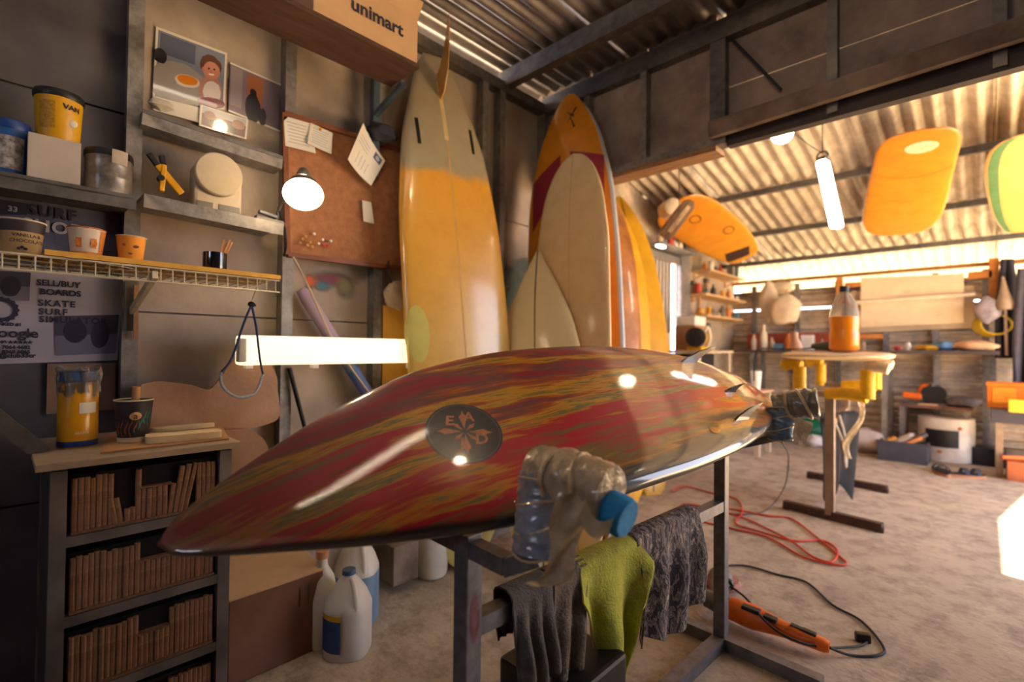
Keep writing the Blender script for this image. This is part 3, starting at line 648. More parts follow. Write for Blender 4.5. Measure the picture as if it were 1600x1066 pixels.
for sy in (-1, 1): patch(ysurf, dense([(L/2-.46, sy*.135-.008), (L/2-.34, sy*.135-.008), (L/2-.34, sy*.135+.008), (L/2-.46, sy*.135+.008)]), .0012).build('fin_plug', blackm, lb, local=True)
rep = mat('repair_patch', (214, 202, 110), .4, 0, .05, 10, coat=.4)
patch(ysurf, [(-.10+.12*math.cos(i*PI/10), .215+.05*math.sin(i*PI/10)) for i in range(20)], .001).build('repair_patch', rep, lb, local=True)
patch(ysurf, [(-.52+.05*math.cos(i*PI/10), -.20+.022*math.sin(i*PI/10)) for i in range(20)], .001).build('repair_patch', mat('repair_tan', (226, 186, 120), .4), lb, local=True)

# orange longboard with maroon bands
B0, T0 = V((-1.42, 2.0, 0)), V((-1.665, 2.12, 2.435))
mt, L = lean(B0, T0, (.12, -1, 0), True)
ob = thing('longboard', 'orange longboard with maroon blocks and pale rail standing in the corner', 'surfboard', mtx=mt)
HPN = [0, .10, .22, .44, .72, .94, 1.0, .98, .84, .56, .40, .22]
obb, osurf, ohw = board_body(L, .56, .085, SLB, HPN, .06, .06, 2.6, 60, 28)
obb.build('board_body', mat('pale_rail', (186, 186, 192), .35, 0, .06, 10, coat=.5), ob, local=True, smooth=60)
def inlay(surf, hw, L, x0, x1, k, m, parent, name='inlay', y0=-1, y1=1, off=.0015):
    b = MB(); b.grid(lambda u, v: surf(x0+(x1-x0)*u, hw((x0+(x1-x0)*u)/L+.5)*k*(y0+(y1-y0)*v), 1, off), 60, 14); return b.build(name, m, parent, local=True, smooth=60)
om = mat('orange_resin', (226, 142, 24), .35, 0, .12, 5, coat=.5); mr_ = mat('maroon_resin', (150, 40, 58), .35, 0, .1, 8, coat=.5)
inlay(osurf, ohw, L, -L/2+.012, L/2-.02, .94, om, ob, 'orange_panel')
xq = -L/2+.44
patch(osurf, dense([(xq+.05, -.22), (xq-.06, -.03), (xq+.10, -.03), (xq+.34, -.22)]), .0022).build('maroon_block', mr_, ob, local=True)
patch(osurf, dense([(xq+.02, .22), (xq-.06, .03), (xq+.10, .03), (xq+.30, .22)]), .0022).build('maroon_block', mr_, ob, local=True)
patch(osurf, dense([(.30, -.255), (.30, -.12), (.62, -.12), (.72, -.235)]), .0022).build('maroon_block', mr_, ob, local=True)
patch(osurf, dense([(.35, .255), (.30, .12), (.62, .12), (.72, .235)]), .0022).build('maroon_block', mr_, ob, local=True)
patch(osurf, dense([(L/2-.30, -.17), (L/2-.30, .17), (L/2-.06, .09), (L/2-.06, -.09)]), .0022).build('maroon_block', mr_, ob, local=True)
for a_, b__ in (((-L/2+.20, .005), (-L/2+.12, .055)), ((-L/2+.16, .02), (-L/2+.24, .05)), ((-L/2+.13, .0), (-L/2+.17, .045))):
    d_ = V((b__[0]-a_[0], b__[1]-a_[1], 0)); nn = V((-d_.y, d_.x, 0)).normalized()*.006
    patch(osurf, dense([(a_[0]-nn.x*.3, a_[1]-nn.y*.3), (b__[0]-nn.x, b__[1]-nn.y), (b__[0]+nn.x, b__[1]+nn.y), (a_[0]+nn.x*.3, a_[1]+nn.y*.3)]), .0022).build('emblem_stroke', blackm, ob, local=True)

# cream board before it
B0, T0 = V((-1.285, 1.76, 0)), onY(889, 233, 1.97)
mt, L = lean(B0, T0, (.15, -1, 0), True)
cbd = thing('surfboard', 'cream round-nosed board leaning before the orange longboard', 'surfboard', mtx=mt)
HCR = [0, .17, .36, .62, .86, 1.0, .99, .95, .82, .55, .4, .2]
cb_, csurf, chw = board_body(L, .40, .06, SLB, HCR, .05, .04, 2.6, 50, 26)
creamm = board_mat('cream_board', [(0, (240, 214, 166)), (.35, (238, 200, 142)), (.6, (236, 196, 136)), (.7, (240, 216, 176)), (1, (240, 212, 156))], L, .12, .5, .25, .12)
cb_.build('board_body', creamm, cbd, local=True, smooth=60); stringer(csurf, -L/2+.02, L/2-.05, .003, strm, cbd)

# small pointed white board
B0, T0 = V((-1.36, 1.62, 0)), onY(834, 381, 1.80)
mt, L = lean(B0, T0, (.35, -1, 0), True)
wb = thing('surfboard', 'short pointed off-white board with dark stringer beside the amber longboard', 'surfboard', mtx=mt)
HPT = [0, .02, .07, .20, .46, .82, 1.0, .98, .82, .56, .42, .3]
wb_, wsurf, whw = board_body(L, .46, .055, SLB, HPT, .06, .03, 2.6, 50, 26)
wb_.build('board_body', board_mat('offwhite_board', [(0, (244, 222, 170)), (.4, (244, 222, 164)), (1, (242, 214, 146))], L, .1, .45, .3, .05), wb, local=True, smooth=60); stringer(wsurf, -L/2+.01, L/2-.03, .006, strd, wb)

# three boards against the back room wall
def back_board(label, p0, p1, W, m, sm, nrm=(1, -.25, 0), H_=HPN):
    mt, L = lean(p0, p1, nrm, True); t = thing('surfboard', label, 'surfboard', mtx=mt); b_, s_, h_ = board_body(L, W, .07, SLB, H_, .06, .04, 2.6, 44, 22)
    b_.build('board_body', m, t, local=True, smooth=60)
    if sm: stringer(s_, -L/2+.02, L/2-.03, .012, sm, t)
    return t
back_board('brown resin board with a tan rail right of the orange longboard', fl(966, 806), onX(953, 284, -1.93), .42, mat('brown_resin', (170, 104, 44), .35, 0, .4, 4, coat=.5), None, (1, -.5, 0))
back_board('narrow bright yellow board between the brown and the mustard boards', fl(990, 790), onX(964, 308, -2.06), .44, mat('bright_yellow_resin', (236, 170, 24), .35, 0, .15, 5, coat=.5), None, (1, -.5, 0))
back_board('mustard yellow board with dark stringer, nearest the barred gate', fl(1026, 776), onX(974, 300, -2.2), .52, mat('mustard_resin', (206, 152, 14), .4, 0, .12, 5, coat=.3), strd, (1, -.5, 0))
MB().lathe(fl(674, 898), [(.055, .0), (.065, .005), (.07, .02), (.075, .24), (.08, .25), (.07, .255)], 28).build('plastic_pail', whitepl, label='white plastic pail on the floor left of the amber longboard', cat='pail', smooth=40)

# ================================================================= left wall
def rnd(pl_, pr_, pt_, pb2, X):
    """round thing seen between two columns and two rows whose axis stands in the plane x = X: base, radius, height"""
    a, b = ray(pl_, (pt_+pb2)/2).normalized(), ray(pr_, (pt_+pb2)/2).normalized(); c = onX((pl_+pr_)/2, pb2, X); top = onX((pl_+pr_)/2, pt_, X)
    D = V((c.x, c.y, 0)).length; r = D*math.sin(a.angle(b)/2); return c, r, top.z-c.z
def card(name, cs, m, parent=None, thick=.0012, curl=None, nu=1, nv=1, **kw):
    bl_, br_, tr_, tl_ = [V(c) for c in cs]; nrm = (br_-bl_).cross(tl_-bl_).normalized()
    b = MB(); b.grid(lambda u, v: bl_.lerp(br_, u).lerp(tl_.lerp(tr_, u), v)+(nrm*curl(u, v) if curl else V((0, 0, 0))), nu, nv, thick); return b.build(name, m, parent, **kw)
def pxcard(px4, X): return [onX(x, y, X) for x, y in px4]

# shelves between the studs
zA = (onX(0, 268, -1.70).z+onX(204, 303, -1.70).z)/2
t = thing('wall_shelf', 'dark steel shelf on the left wall carrying buckets and a tin', 'shelf', (-1.8, 0, zA))
MB().bx((PX, -.35, zA-.012), (-1.70, studY[2]-.02, zA)).build('shelf_board', galvd, t); MB().bx((-1.706, -.35, zA-.04), (-1.70, studY[2]-.02, zA-.010)).build('lip', galvd, t)
a, b2 = onX(225, 302, -1.74), onX(443, 350, -1.74); 
t = thing('wall_shelf', 'dusty narrow shelf on the left wall carrying the kitchen scale', 'shelf', a)
MB().grid(lambda u, v: (PX+(-1.74-PX)*v, a.y+(b2.y-a.y)*u, a.z+(b2.z-a.z)*u), 1, 1, -.014).build('shelf_board', galv, t)
MB().bar(V((-1.742, a.y, a.z-.02)), V((-1.742, b2.y, b2.z-.02)), .006, .04).build('lip', galv, t)
zB = a.z; sB = (b2.z-a.z)/(b2.y-a.y); yB = a.y
a, b2 = onX(222, 172, -1.84), onX(441, 246, -1.84)
t = thing('wall_rail', 'galvanised rail across the stud bay beneath the photographs', 'rail', a)
MB().bar(V((-1.875, a.y, a.z-.022)), V((-1.875, b2.y, b2.z-.022)), .08, .045).build('channel', galv, t)
MB().bar(V((-1.836, a.y, a.z-.003)), V((-1.836, b2.y, b2.z-.003)), .006, .012).build('lip', galvd, t)
wp = mat('crumpled_tissue', (200, 188, 170), .8, 0, .1, 10)
MB().ball(onX(252, 166, -1.85)+V((0, 0, .004)), .03, 16, .7, 1.1, .5, .16, 4).build('crumpled_glove', wp, label='crumpled pale glove lying on the rail below the photos', cat='glove', smooth=60)

# buckets, box and tin on the dark shelf
def bucket(name, label, pl_, pr_, pt_, pb2, X, m, lid, bandm, z=None, cat='bucket'):
    c, r, h = rnd(pl_, pr_, pt_, pb2, X)
    if z is not None: c.z = z
    t = thing(name, label, cat, c); MB().lathe(c, [(r*.82, 0), (r*.86, .004), (r*.97, h*.84), (r*.97, h*.85)], 32).build('tub', m, t, smooth=40)
    MB().lathe(c+V((0, 0, h*.83)), [(r, 0), (r*1.03, .004), (r*1.03, h*.11), (r*1.0, h*.14), (r*.9, h*.155)], 32).build('lid', lid, t, smooth=40); return t, c, r, h
def arc_label(t, c, r0, r1, z0, z1, a0, a1, m, name='printed_label', off=.0009, n=16):
    b = MB(); b.grid(lambda u, v: c+V(((r0+(r1-r0)*v+off)*math.cos(a0+(a1-a0)*u), (r0+(r1-r0)*v+off)*math.sin(a0+(a1-a0)*u), z0+(z1-z0)*v)), n, 1); return b.build(name, m, t, smooth=60)
def facing(c): return math.atan2(-c.y, -c.x)   # towards the camera
def arc_text(t, s, size, c, r, z, ang, m, bold=0):
    vs, fs = text2d(s, size, bold=bold); b = MB(); b.add([c+V(((r+.0016)*math.cos(ang+v[0]/r), (r+.0016)*math.sin(ang+v[0]/r), z+v[1])) for v in vs], fs); return b.build('lettering', m, t)
c, r, h = rnd(42, 126, 212, 281, -1.80)
cx = onX(84, 285, -1.80)
bxh = onX(84, 214, -1.74).z-zA
MB().bx((-1.86, onX(42, 270, -1.74).y, zA), (-1.74, onX(126, 270, -1.74).y, zA+bxh), .002).build('card_box', mat('pale_card', (186, 172, 160), .8, 0, .06, 10), label='pale card box with faint writing under the yellow bucket', cat='box')
t, c, r, h = bucket('paint_bucket', 'yellow bucket with black lid standing on the pale card box', 50, 132, 134, 214, -1.80, mat('yellow_tub', (214, 158, 20), .4, 0, .08, 10), blackm, None, zA+bxh)
fa_ = facing(c)
arc_label(t, c, r*.89, r*.95, h*.2, h*.72, fa_-.9, fa_-.15, mat('ochre_print', (178, 130, 24), .5, 0, .3, 160))
arc_text(t, 'VAN', r*.36, c, r*.955, h*.66, fa_+.55, blackm, .0006)
MB().ball(c+V((r*.93*math.cos(fa_+.62), r*.93*math.sin(fa_+.62), h*.38)), r*.2, 12, .3, 1, 1).build('printed_flower', paperm, t, smooth=60)
t, c, r, h = bucket('paint_bucket', 'blue bucket with snowy tree print at the left end of the shelf', -22, 48, 168, 262, -1.80, mat('blue_tub', (34, 86, 150), .4, 0, .1, 10), mat('blue_lid', (30, 60, 128), .4), None, zA)
fa_ = facing(c); arc_label(t, c, r*.88, r*.94, h*.16, h*.7, fa_-.8, fa_+.8, mat('tree_print', (150, 140, 140), .5, 0, .8, 60))
c, r, h = rnd(130, 209, 222, 293, -1.80); c.z = zA
t = thing('tin_can', 'dented grey tin with black lid next to the steel stud', 'tin', c)
MB().lathe(c, [(r*.98, 0), (r, .003), (r*.97, .008), (r*.97, h*.4), (r*.985, h*.42), (r*.97, h*.44), (r*.97, h*.86), (r, h*.88)], 32).build('tin_body', mat('dirty_tin', (140, 130, 124), .4, .6, .35, 25), t, smooth=40)
MB().lathe(c+V((0, 0, h*.86)), [(r*1.01, 0), (r*1.02, .01), (r*.98, h*.14)], 32).build('lid', blackm, t, smooth=40)
fa_ = facing(c); arc_label(t, c, r*1.0, r*1.03, h*.70, h*.99, fa_+.1, fa_+.75, mat('tape_patch', (176, 160, 144), .7), 'tape_patch', .004)

# photographs
wh = (222, 212, 200)
ph1 = print_mat('photo_child', wh, [('r', .5, .5, .47, .465, (120, 124, 140)), ('e', .35, .28, .4, .34, (150, 142, 138)), ('r', .3, .8, .24, .14, (86, 92, 112)), ('e', .07, .62, .09, .1, (40, 36, 44)), ('e', .45, .38, .17, .10, (214, 200, 180)), ('e', .45, .40, .14, .075, (206, 118, 22)), ('e', .78, .30, .17, .26, (170, 120, 110)), ('e', .80, .26, .13, .2, (214, 200, 196)), ('e', .77, .72, .16, .16, (90, 52, 32)), ('e', .78, .64, .12, .15, (196, 130, 104)), ('e', .8, .09, .2, .09, (120, 30, 50)), ('e', .74, .67, .016, .018, (50, 30, 26)), ('e', .82, .67, .016, .018, (50, 30, 26)), ('e', .78, .63, .014, .025, (176, 108, 86)), ('e', .78, .575, .045, .016, (236, 220, 206)), ('e', .66, .64, .02, .04, (186, 120, 96))], .18, .6)
ph2 = print_mat('photo_figure', wh, [('r', .5, .5, .96, .465, (122, 104, 116)), ('r', .45, .62, .14, .3, (150, 92, 64)), ('r', .12, .55, .1, .4, (142, 128, 132)), ('e', .42, .25, .14, .3, (34, 34, 48)), ('e', .42, .56, .06, .09, (44, 36, 40)), ('e', .6, .16, .07, .18, (52, 48, 62))], .18, .6)
ph3 = print_mat('photo_group', wh, [('r', .5, .5, .46, .43, (110, 78, 84)), ('r', .5, .8, .46, .16, (176, 170, 176)), ('e', .35, .3, .16, .26, (32, 28, 36)), ('e', .62, .3, .16, .24, (36, 30, 38)), ('e', .8, .6, .14, .22, (150, 110, 96)), ('e', .2, .62, .12, .2, (140, 100, 92))], .18, .6)
PXW = PX+.006
card('photo_print', pxcard([(238, 155), (351, 172), (355, 83), (244, 41)], PXW), ph1, label='glossy photo of a smiling child pinned above the rail', cat='photo')
card('photo_print', pxcard([(357, 174), (442, 208), (445, 134), (360, 97)], PXW), ph2, label='glossy photo of a dark standing figure beside an orange doorway', cat='photo')
card('photo_print', pxcard([(311, 196), (385, 218), (388, 187), (313, 163)], PXW+.012), ph3, label='small photo of two people lapping over the child photo', cat='photo')
card('paper_sheet', pxcard([(240, 172), (312, 192), (312, 168), (240, 150)], PXW+.006), paperm, label='blank white paper strip below the child photo', cat='paper')

# pliers and scale
pz = lambda px, py: onX(px, py, -1.80)
t = thing('spring_clamp', 'yellow spring clamp with black jaws lying beside the scale', 'clamp', pz(258, 302))
MB().bar(pz(246, 258), pz(284, 303), .014, .02, bev=.004).build('handle', mat('clamp_yellow', (222, 160, 12), .4), t)
MB().bar(pz(256, 258), pz(252, 300), .014, .02, bev=.004).build('handle', mat('clamp_yellow', (222, 160, 12), .4), t)
for p_, q_ in (((232, 240), (247, 260)), ((252, 243), (257, 262))): MB().bar(pz(*p_), pz(*q_), .012, .016, bev=.004).build('jaw', blackm, t)
MB().cyl(pz(251, 279)-V((.012, 0, 0)), pz(251, 279)+V((.012, 0, 0)), .009, n=12).build('pivot', blackm, t)
creamp = mat('cream_plastic', (196, 178, 152), .5, 0, .05, 20)
X_ = -1.78; y0, y1 = onX(303, 300, X_).y, onX(383, 300, X_).y; ym = (y0+y1)/2; zs = zB+sB*(ym-yB)+.002; zt = onX(343, 262, X_).z
t = thing('kitchen_scale', 'cream kitchen scale with round plate propped upright on the shelf', 'scale', (X_, ym, zs))
MB().bx((-1.86, y0+.004, zs), (-1.795, y1-.004, zt), .01).build('body', creamp, t)
pc_ = onX(341, 274, -1.79); rr = (y1-y0)*.47
MB().lathe_axis(pc_-V((.008, 0, 0)), pc_+V((.016, 0, 0)), [(0, rr*.9), (.2, rr), (.85, rr), (1, rr*.95)], 40).build('weighing_plate', creamp, t, smooth=40)
for q in (0, 1): MB().bx((-1.796, y0+.012+q*(y1-y0)*.42, zs+.012), (-1.792, y0+.012+q*(y1-y0)*.42+(y1-y0)*(.30+.12*q), zs+.030)).build('display' if q else 'button_strip', mat('scale_grey', (120, 112, 104), .4), t)

# posters
dk = mat('poster_dark_ink', (44, 42, 58), .6); po = mat('poster_paper', (168, 160, 168), .7, 0, .06, 4)
grad = print_mat('poster_photo_people', (70, 68, 82), [('r', .5, .25, .5, .25, (112, 110, 122)), ('e', .3, .6, .18, .3, (44, 42, 54)), ('e', .7, .5, .16, .35, (50, 48, 60))])
t = thing('surf_poster', 'grey printed poster with skate and surf simulator text below the wire shelf', 'poster', onX(90, 565, PXW))
P4 = pxcard([(-60, 571), (184, 563), (192, 437), (-60, 410)], PXW); card('sheet', P4, po, t)
def on_poster(s, px, py, size, m=dk, bold=.0008, X=PXW+.003, sp=1.0, tt=None):
    lettering(s, size, onX(px, py, X), (0, 1, 0), (0, 0, 1), m, tt or t, spacing=sp, bold=bold)
on_poster('SELL/BUY', 92, 444, .023); on_poster('BOARDS', 95, 458, .023); on_poster('SKATE', 89, 475, .025, sp=1.15); on_poster('SURF', 83, 488, .025, sp=1.15); on_poster('SIMULATOR', 116, 501, .025, sp=1.15)
on_poster('RANKED #1', 10, 507, .011); on_poster('Google', 18, 521, .036); on_poster('RATING \u2605\u2605\u2605\u2605\u2605', 16, 535, .010); on_poster('506 7064 4682', 16, 543, .013); on_poster('506 8368 6065', 16, 550, .013); on_poster('@club33cr', 27, 556, .016)
card('printed_photo', pxcard([(87, 556), (181, 552), (186, 492), (84, 494)], PXW+.002), grad, t)
card('printed_photo', pxcard([(-60, 470), (46, 470), (48, 426), (-60, 420)], PXW+.002), grad, t)
b = MB(); gc0 = onX(2, 484, PXW+.003); b.grid(lambda u, v: gc0+V((0, (.034-.012*v)*math.cos(2*PI*u)*(1+.05*math.cos(u*2*PI*16)*(1-v)), (.034-.012*v)*math.sin(2*PI*u)*(1+.05*math.cos(u*2*PI*16)*(1-v)))), 96, 1); b.build('gear_emblem', dk, t)
t2 = thing('surf_poster', 'dark surf shop banner on the wall behind the paper tubs', 'poster', onX(90, 385, PXW))
card('sheet', pxcard([(-60, 392), (184, 392), (188, 331), (-60, 300)], PXW), mat('banner_grey', (92, 90, 104), .7, 0, .3, 8), t2)
pale = mat('pale_print', (176, 168, 170), .6)
on_poster('SURF', 82, 333, .042, dk, .0015, PXW+.004, 1.15, t2); on_poster('SHOP', 82, 356, .046, pale, .0015, PXW+.004, 1.1, t2)
card('dark_corner', pxcard([(-60, 334), (42, 336), (44, 318), (-60, 303)], PXW+.002), dk, t2); on_poster('33', 20, 327, .02, pale, .0005, PXW+.004, 1.0, t2)

# wire shelf
XS = -1.57; zW = (onX(0, 388, XS).z+onX(436, 443, XS).z)/2; yW1 = onX(437, 445, XS).y; yW0 = -.32
wire = mat('white_wire', (206, 192, 164), .5, 0, .1, 20)
t = thing('wire_shelf', 'white coated wire shelf with deep front lip below the cups', 'shelf', (-1.7, .2, zW-.04))
for z_, x_ in ((zW, XS), (zW-.036, XS), (zW-.0, XS-.10), (zW, XS-.2), (zW, XS-.29)): MB().cyl((x_, yW0, z_), (x_, yW1, z_), .0028, n=6).build('long_wire', wire, t)
n0 = None
wprof = lambda y: spline([(XS, y, zW-.036), (XS, y, zW), (XS-.29, y, zW)], 1)
k = 0; y = yW0
while y <= yW1:
    if n0 is None: n0 = MB().tube(wprof(y), .0017, 5).build('cross_wire', wire, t)
    else: share(n0, 'cross_wire', t, M.Translation((0, y-yW0, 0)))
    y += .0265
MB().bx((PX, studY[2]-.018, zW-.16), (WX+.006, studY[2]+.012, zW-.01)).build('bracket_plate', galvd, t)
MB().bar((WX+.01, studY[2], zW-.10), (XS+.02, studY[2], zW-.02), .012, .02).build('bracket_arm', wire, t)
card('foam_sheet', [(XS+.004, onX(70, 380, XS).y, zW+.004), (XS+.004, yW1+.002, zW+.004), (XS-.20, yW1+.002, zW+.004), (XS-.20, onX(70, 380, XS).y, zW+.004)], mat('yellow_foam_sheet', (216, 160, 62), .7, 0, .12, 10), thick=-.013, label='yellow edged foam sheet lying along the wire shelf', cat='sheet')
zf = zW+.018
card('paper_sheet', [(XS+.016, onX(100, 400, XS).y, zW+.0035), (XS+.03, onX(208, 420, XS).y, zW-.012), (XS-.06, onX(205, 410, XS).y, zW+.0035), (XS-.06, onX(100, 400, XS).y, zW+.0035)], paperm, thick=.0008, label='white paper corner poking out below the foam sheet', cat='paper', nu=4, nv=4)
def paper_tub(label, pl_, pr_, pt_, pb2, X, m, rimm, z, shapes=()):
    c, r, h = rnd(pl_, pr_, pt_, pb2, X); c.z = z; t = thing('paper_tub', label, 'tub', c)
    MB().lathe(c, [(r*.76, 0), (r*.98, h*.97), (r*.95, h*.97), (r*.74, .004)], 32, False).lathe(c, [(0.001, .003), (r*.75, .004)], 32, False).build('tub_wall', m, t, smooth=40)
    MB().tube([c+V((r*.985*math.cos(i*PI/16), r*.985*math.sin(i*PI/16), h*.975)) for i in range(32)], r*.045, 6, True).build('rim', rimm, t, smooth=60); return t, c, r, h
rimc = mat('cream_rim', (206, 188, 158), .6)
t, c, r, h = paper_tub('large tan paper tub with dark band at the left end of the wire shelf', -8, 73, 333, 390, -1.66, mat('tan_card', (178, 142, 92), .7, 0, .1, 12), rimc, zW+.003)
fa_ = facing(c); arc_label(t, c, r*.90, r*.975, h*.66, h*.95, fa_-1.4, fa_+1.4, mat('dark_band', (54, 42, 42), .6), 'dark_band'); arc_text(t, 'VANILLA &', r*.24, c, r*.93, h*.55, fa_+.25, dk, .0003); arc_text(t, 'CHOCOLATE', r*.24, c, r*.91, h*.40, fa_+.3, dk, .0003)
for q in range(3): MB().ball(c+V((r*.84*math.cos(fa_-.1+.16*q), r*.84*math.sin(fa_-.1+.16*q), h*(.2+.04*(q % 2)))), r*.09, 10, .6, 1, .8).build('printed_berry', dk, t, smooth=60)
t, c, r, h = paper_tub('white paper tub with two orange nut prints on the foam sheet', 103, 166, 343, 389, -1.66, mat('white_card', (206, 190, 170), .7, 0, .05, 12), mat('rust_rim', (186, 104, 50), .6), zf)
fa_ = facing(c); nutm = mat('nut_print', (196, 116, 40), .6, 0, .2, 60)
for q in (-.42, .42):
    arc_label(t, c, r*.86, r*.92, h*.30, h*.62, fa_+q-.17, fa_+q+.17, nutm, 'nut_print'); MB().ball(c+V((r*.9*math.cos(fa_+q), r*.9*math.sin(fa_+q), h*.47)), r*.24, 12, .12, .8, 1).build('nut_print', nutm, t, smooth=60)
arc_label(t, c, r*.77, r*.80, h*.04, h*.17, fa_-1.5, fa_+1.5, nutm, 'orange_band')
arc_label(t, c, r*.80, r*.97, h*.17, h*.92, fa_+.85, fa_+1.6, nutm, 'orange_band')
t, c, r, h = paper_tub('small orange paper tub with smiling print beside the stud', 180, 229, 361, 402, -1.66, mat('orange_card', (222, 144, 42), .7, 0, .08, 12), rimc, zf)
fa_ = facing(c); brn = mat('brown_print', (128, 66, 44), .6)
for q, zz, w_ in ((-.45, .62, .12), (.35, .58, .14), (-.05, .3, .1)): MB().ball(c+V((r*.9*math.cos(fa_+q), r*.9*math.sin(fa_+q), h*zz)), r*w_*1.6, 10, .15, 1, .55).build('printed_spot', brn, t, smooth=60)
c, r, h = rnd(316, 355, 393, 421, -1.64); c.z = zf; t = thing('pencil_cup', 'short black cup holding wooden sticks near the end of the shelf', 'cup', c)
MB().lathe(c, [(r*.95, 0), (r, h*.1), (r, h), (r*.92, h), (r*.9, h*.2)], 28).build('cup', mat('glossy_black', (20, 20, 26), .15, 0, .1, 20, coat=1), t, smooth=40)
for dx, dy, l in ((.004, .012, .05), (.0, .016, .045), (.006, .020, .052), (.002, .024, .046)): MB().bar(c+V((0, dy*.6, h*.4)), c+V((dx, dy*1.9, h+l*.85)), .005, .004).build('stick', mat('pine_stick', (200, 140, 84), .7), t)
MB().bar(onX(213, 446, -1.86), onX(212, 530, -1.86), .012, .008).build('slat_offcut', mat('slat_pine', (170, 124, 78), .7), label='thin wooden slat hanging on the stud under the shelf', cat='slat')

# cork board with notes
XC = -1.868; t = thing('cork_board', 'brown cork notice board in a wooden frame on the wall', 'notice board', onX(540, 408, XC))
CB = [onX(449, 398, XC), onX(662, 424, XC), onX(660, 246, XC), onX(444, 177, XC)]
card('cork', [c+V((-.006, 0, 0)) for c in CB], mat('cork', (156, 104, 68), .85, 0, .16, 30, .2, 120), t, .01)
frm = mat('frame_wood', (120, 66, 36), .5, 0, .2, 12)
for i in range(4):
    a_, b_ = CB[i], CB[(i+1) % 4]; MB().bar(a_, b_, .018, .016, upv=(1, 0, 0)).build('frame_strip', frm, t)
nt1 = print_mat('note_lines', (216, 208, 194), [('r', .45, .84-.11*i, .36-.03*(i % 3), .012, (150, 148, 156)) for i in range(7)])
XN = XC+.008
card('note', pxcard([(446, 228), (493, 240), (486, 193), (443, 181)], XN), nt1, label='lined white note at the top left of the cork board', cat='note', nu=6, nv=6, curl=lambda u, v: .004*(1-v)*u)
card('note', pxcard([(479, 226), (518, 241), (520, 208), (486, 192)], XN+.006), nt1, label='smaller white note held by a yellow pin', cat='note', nu=6, nv=6, curl=lambda u, v: .012*(1-v)**2*(1-u))
nt2 = print_mat('stamped_letter', (220, 212, 196), [('r', .80, .82, .13, .10, (70, 82, 110)), ('e', .8, .82, .07, .06, (170, 176, 186))]+[('r', .3, .8-.09*i, .2, .01, (160, 156, 160)) for i in range(3)]+[('r', .25+.13*i, .3, .008, .16, (150, 146, 150)) for i in range(4)])
card('letter', pxcard([(532, 255), (578, 291), (600, 252), (556, 199)], XN+.008), nt2, label='curled letter with a blue stamp hanging askew on the cork', cat='letter', nu=12, nv=12, curl=lambda u, v: .05*(1-u)**2+.01)
card('ticket', pxcard([(568, 346), (585, 350), (580, 316), (566, 313)], XN), paperm, label='narrow white ticket pinned low on the cork board', cat='ticket')
pinc = [(490, 366, 'white'), (503, 375, 'white'), (516, 377, 'white'), (497, 381, 'white'), (505, 383, 'red'), (511, 384, 'red'), (477, 370, 'brass'), (484, 379, 'brass'), (468, 380, 'brass'), (487, 386, 'brass'), (500, 202, 'yellow'), (472, 374, 'brass'), (480, 384, 'brass')]
pm = {'white': (226, 220, 206), 'red': (200, 44, 50), 'brass': (196, 150, 70), 'yellow': (220, 150, 20)}
for x, y, cn in pinc:
    p = onX(x, y, XC+(.002 if y > 300 else .016)); MB().lathe_axis(p, p+V((.009, 0, 0)), [(0, .0045), (.3, .0030), (.6, .0055), (1, .005)], 10).build('push_pin', mat('pin_'+cn, pm[cn], .3), label={'yellow': 'yellow pin holding the smaller white note', (490, 366): 'topmost white push pin at the foot of the cork board', (503, 375): 'middle white push pin at the foot of the cork board', (516, 377): 'rightmost white push pin at the foot of the cork board', (497, 381): 'lowest white push pin at the foot of the cork board', (505, 383): 'left one of the two red push pins on the cork', (511, 384): 'right one of the two red push pins on the cork'}.get((x, y) if cn != 'yellow' else cn, cn+' push pin in the cluster at the foot of the cork board'), cat='pin', group=cn+' push pins', smooth=50)

# clamp lamp
lp = at(474, 303, 1.52); ld = (V((.10, -.55, -.30))).normalized(); ld = ((CAM-lp).normalized()*.70+V((0, 0, -.62))).normalized()
t = thing('clamp_lamp', 'lit metal clamp lamp shining beside the cork board', 'lamp', lp)
back = lp-ld*.075
MB().lathe_axis(back, lp+ld*.004, [(0, .012), (.08, .026), (.35, .032), (.5, .046), (.8, .055), (1, .059)], 28, False).build('shade', mat('shade_aluminium', (150, 142, 130), .35, .8, .15, 20), t, smooth=60)
MB().lathe_axis(back-ld*.045, back+ld*.005, [(0, .018), (.6, .024), (1, .026)], 18).build('socket', mat('socket_grey', (104, 98, 90), .5), t, smooth=40)
MB().ball(lp-ld*.026, .044, 20, 1, 1, 1).build('bulb', mat('lamp_bulb', (255, 240, 215), .4, 0, 0, emit=(255, 226, 180), es=95), t, smooth=60)
MB().tube(spline([back-ld*.03, onX(440, 318, -1.78), onX(432, 345, -1.80)], 6), .006, 8).build('neck', galvd, t, smooth=60)
MB().bar(onX(398, 341, -1.76), onX(442, 352, -1.76), .03, .022, bev=.005).build('clamp', galvd, t); MB().bar(onX(404, 330, -1.76), onX(432, 340, -1.76), .02, .012, bev=.004).build('clamp_jaw', steel, t)
MB().tube(spline([onX(436, 330, -1.77), onX(444, 352, -1.78), onX(447, 380, -1.80), onX(444, 400, -1.84)], 6), .004, 6).build('cable', blackr, t, smooth=60)

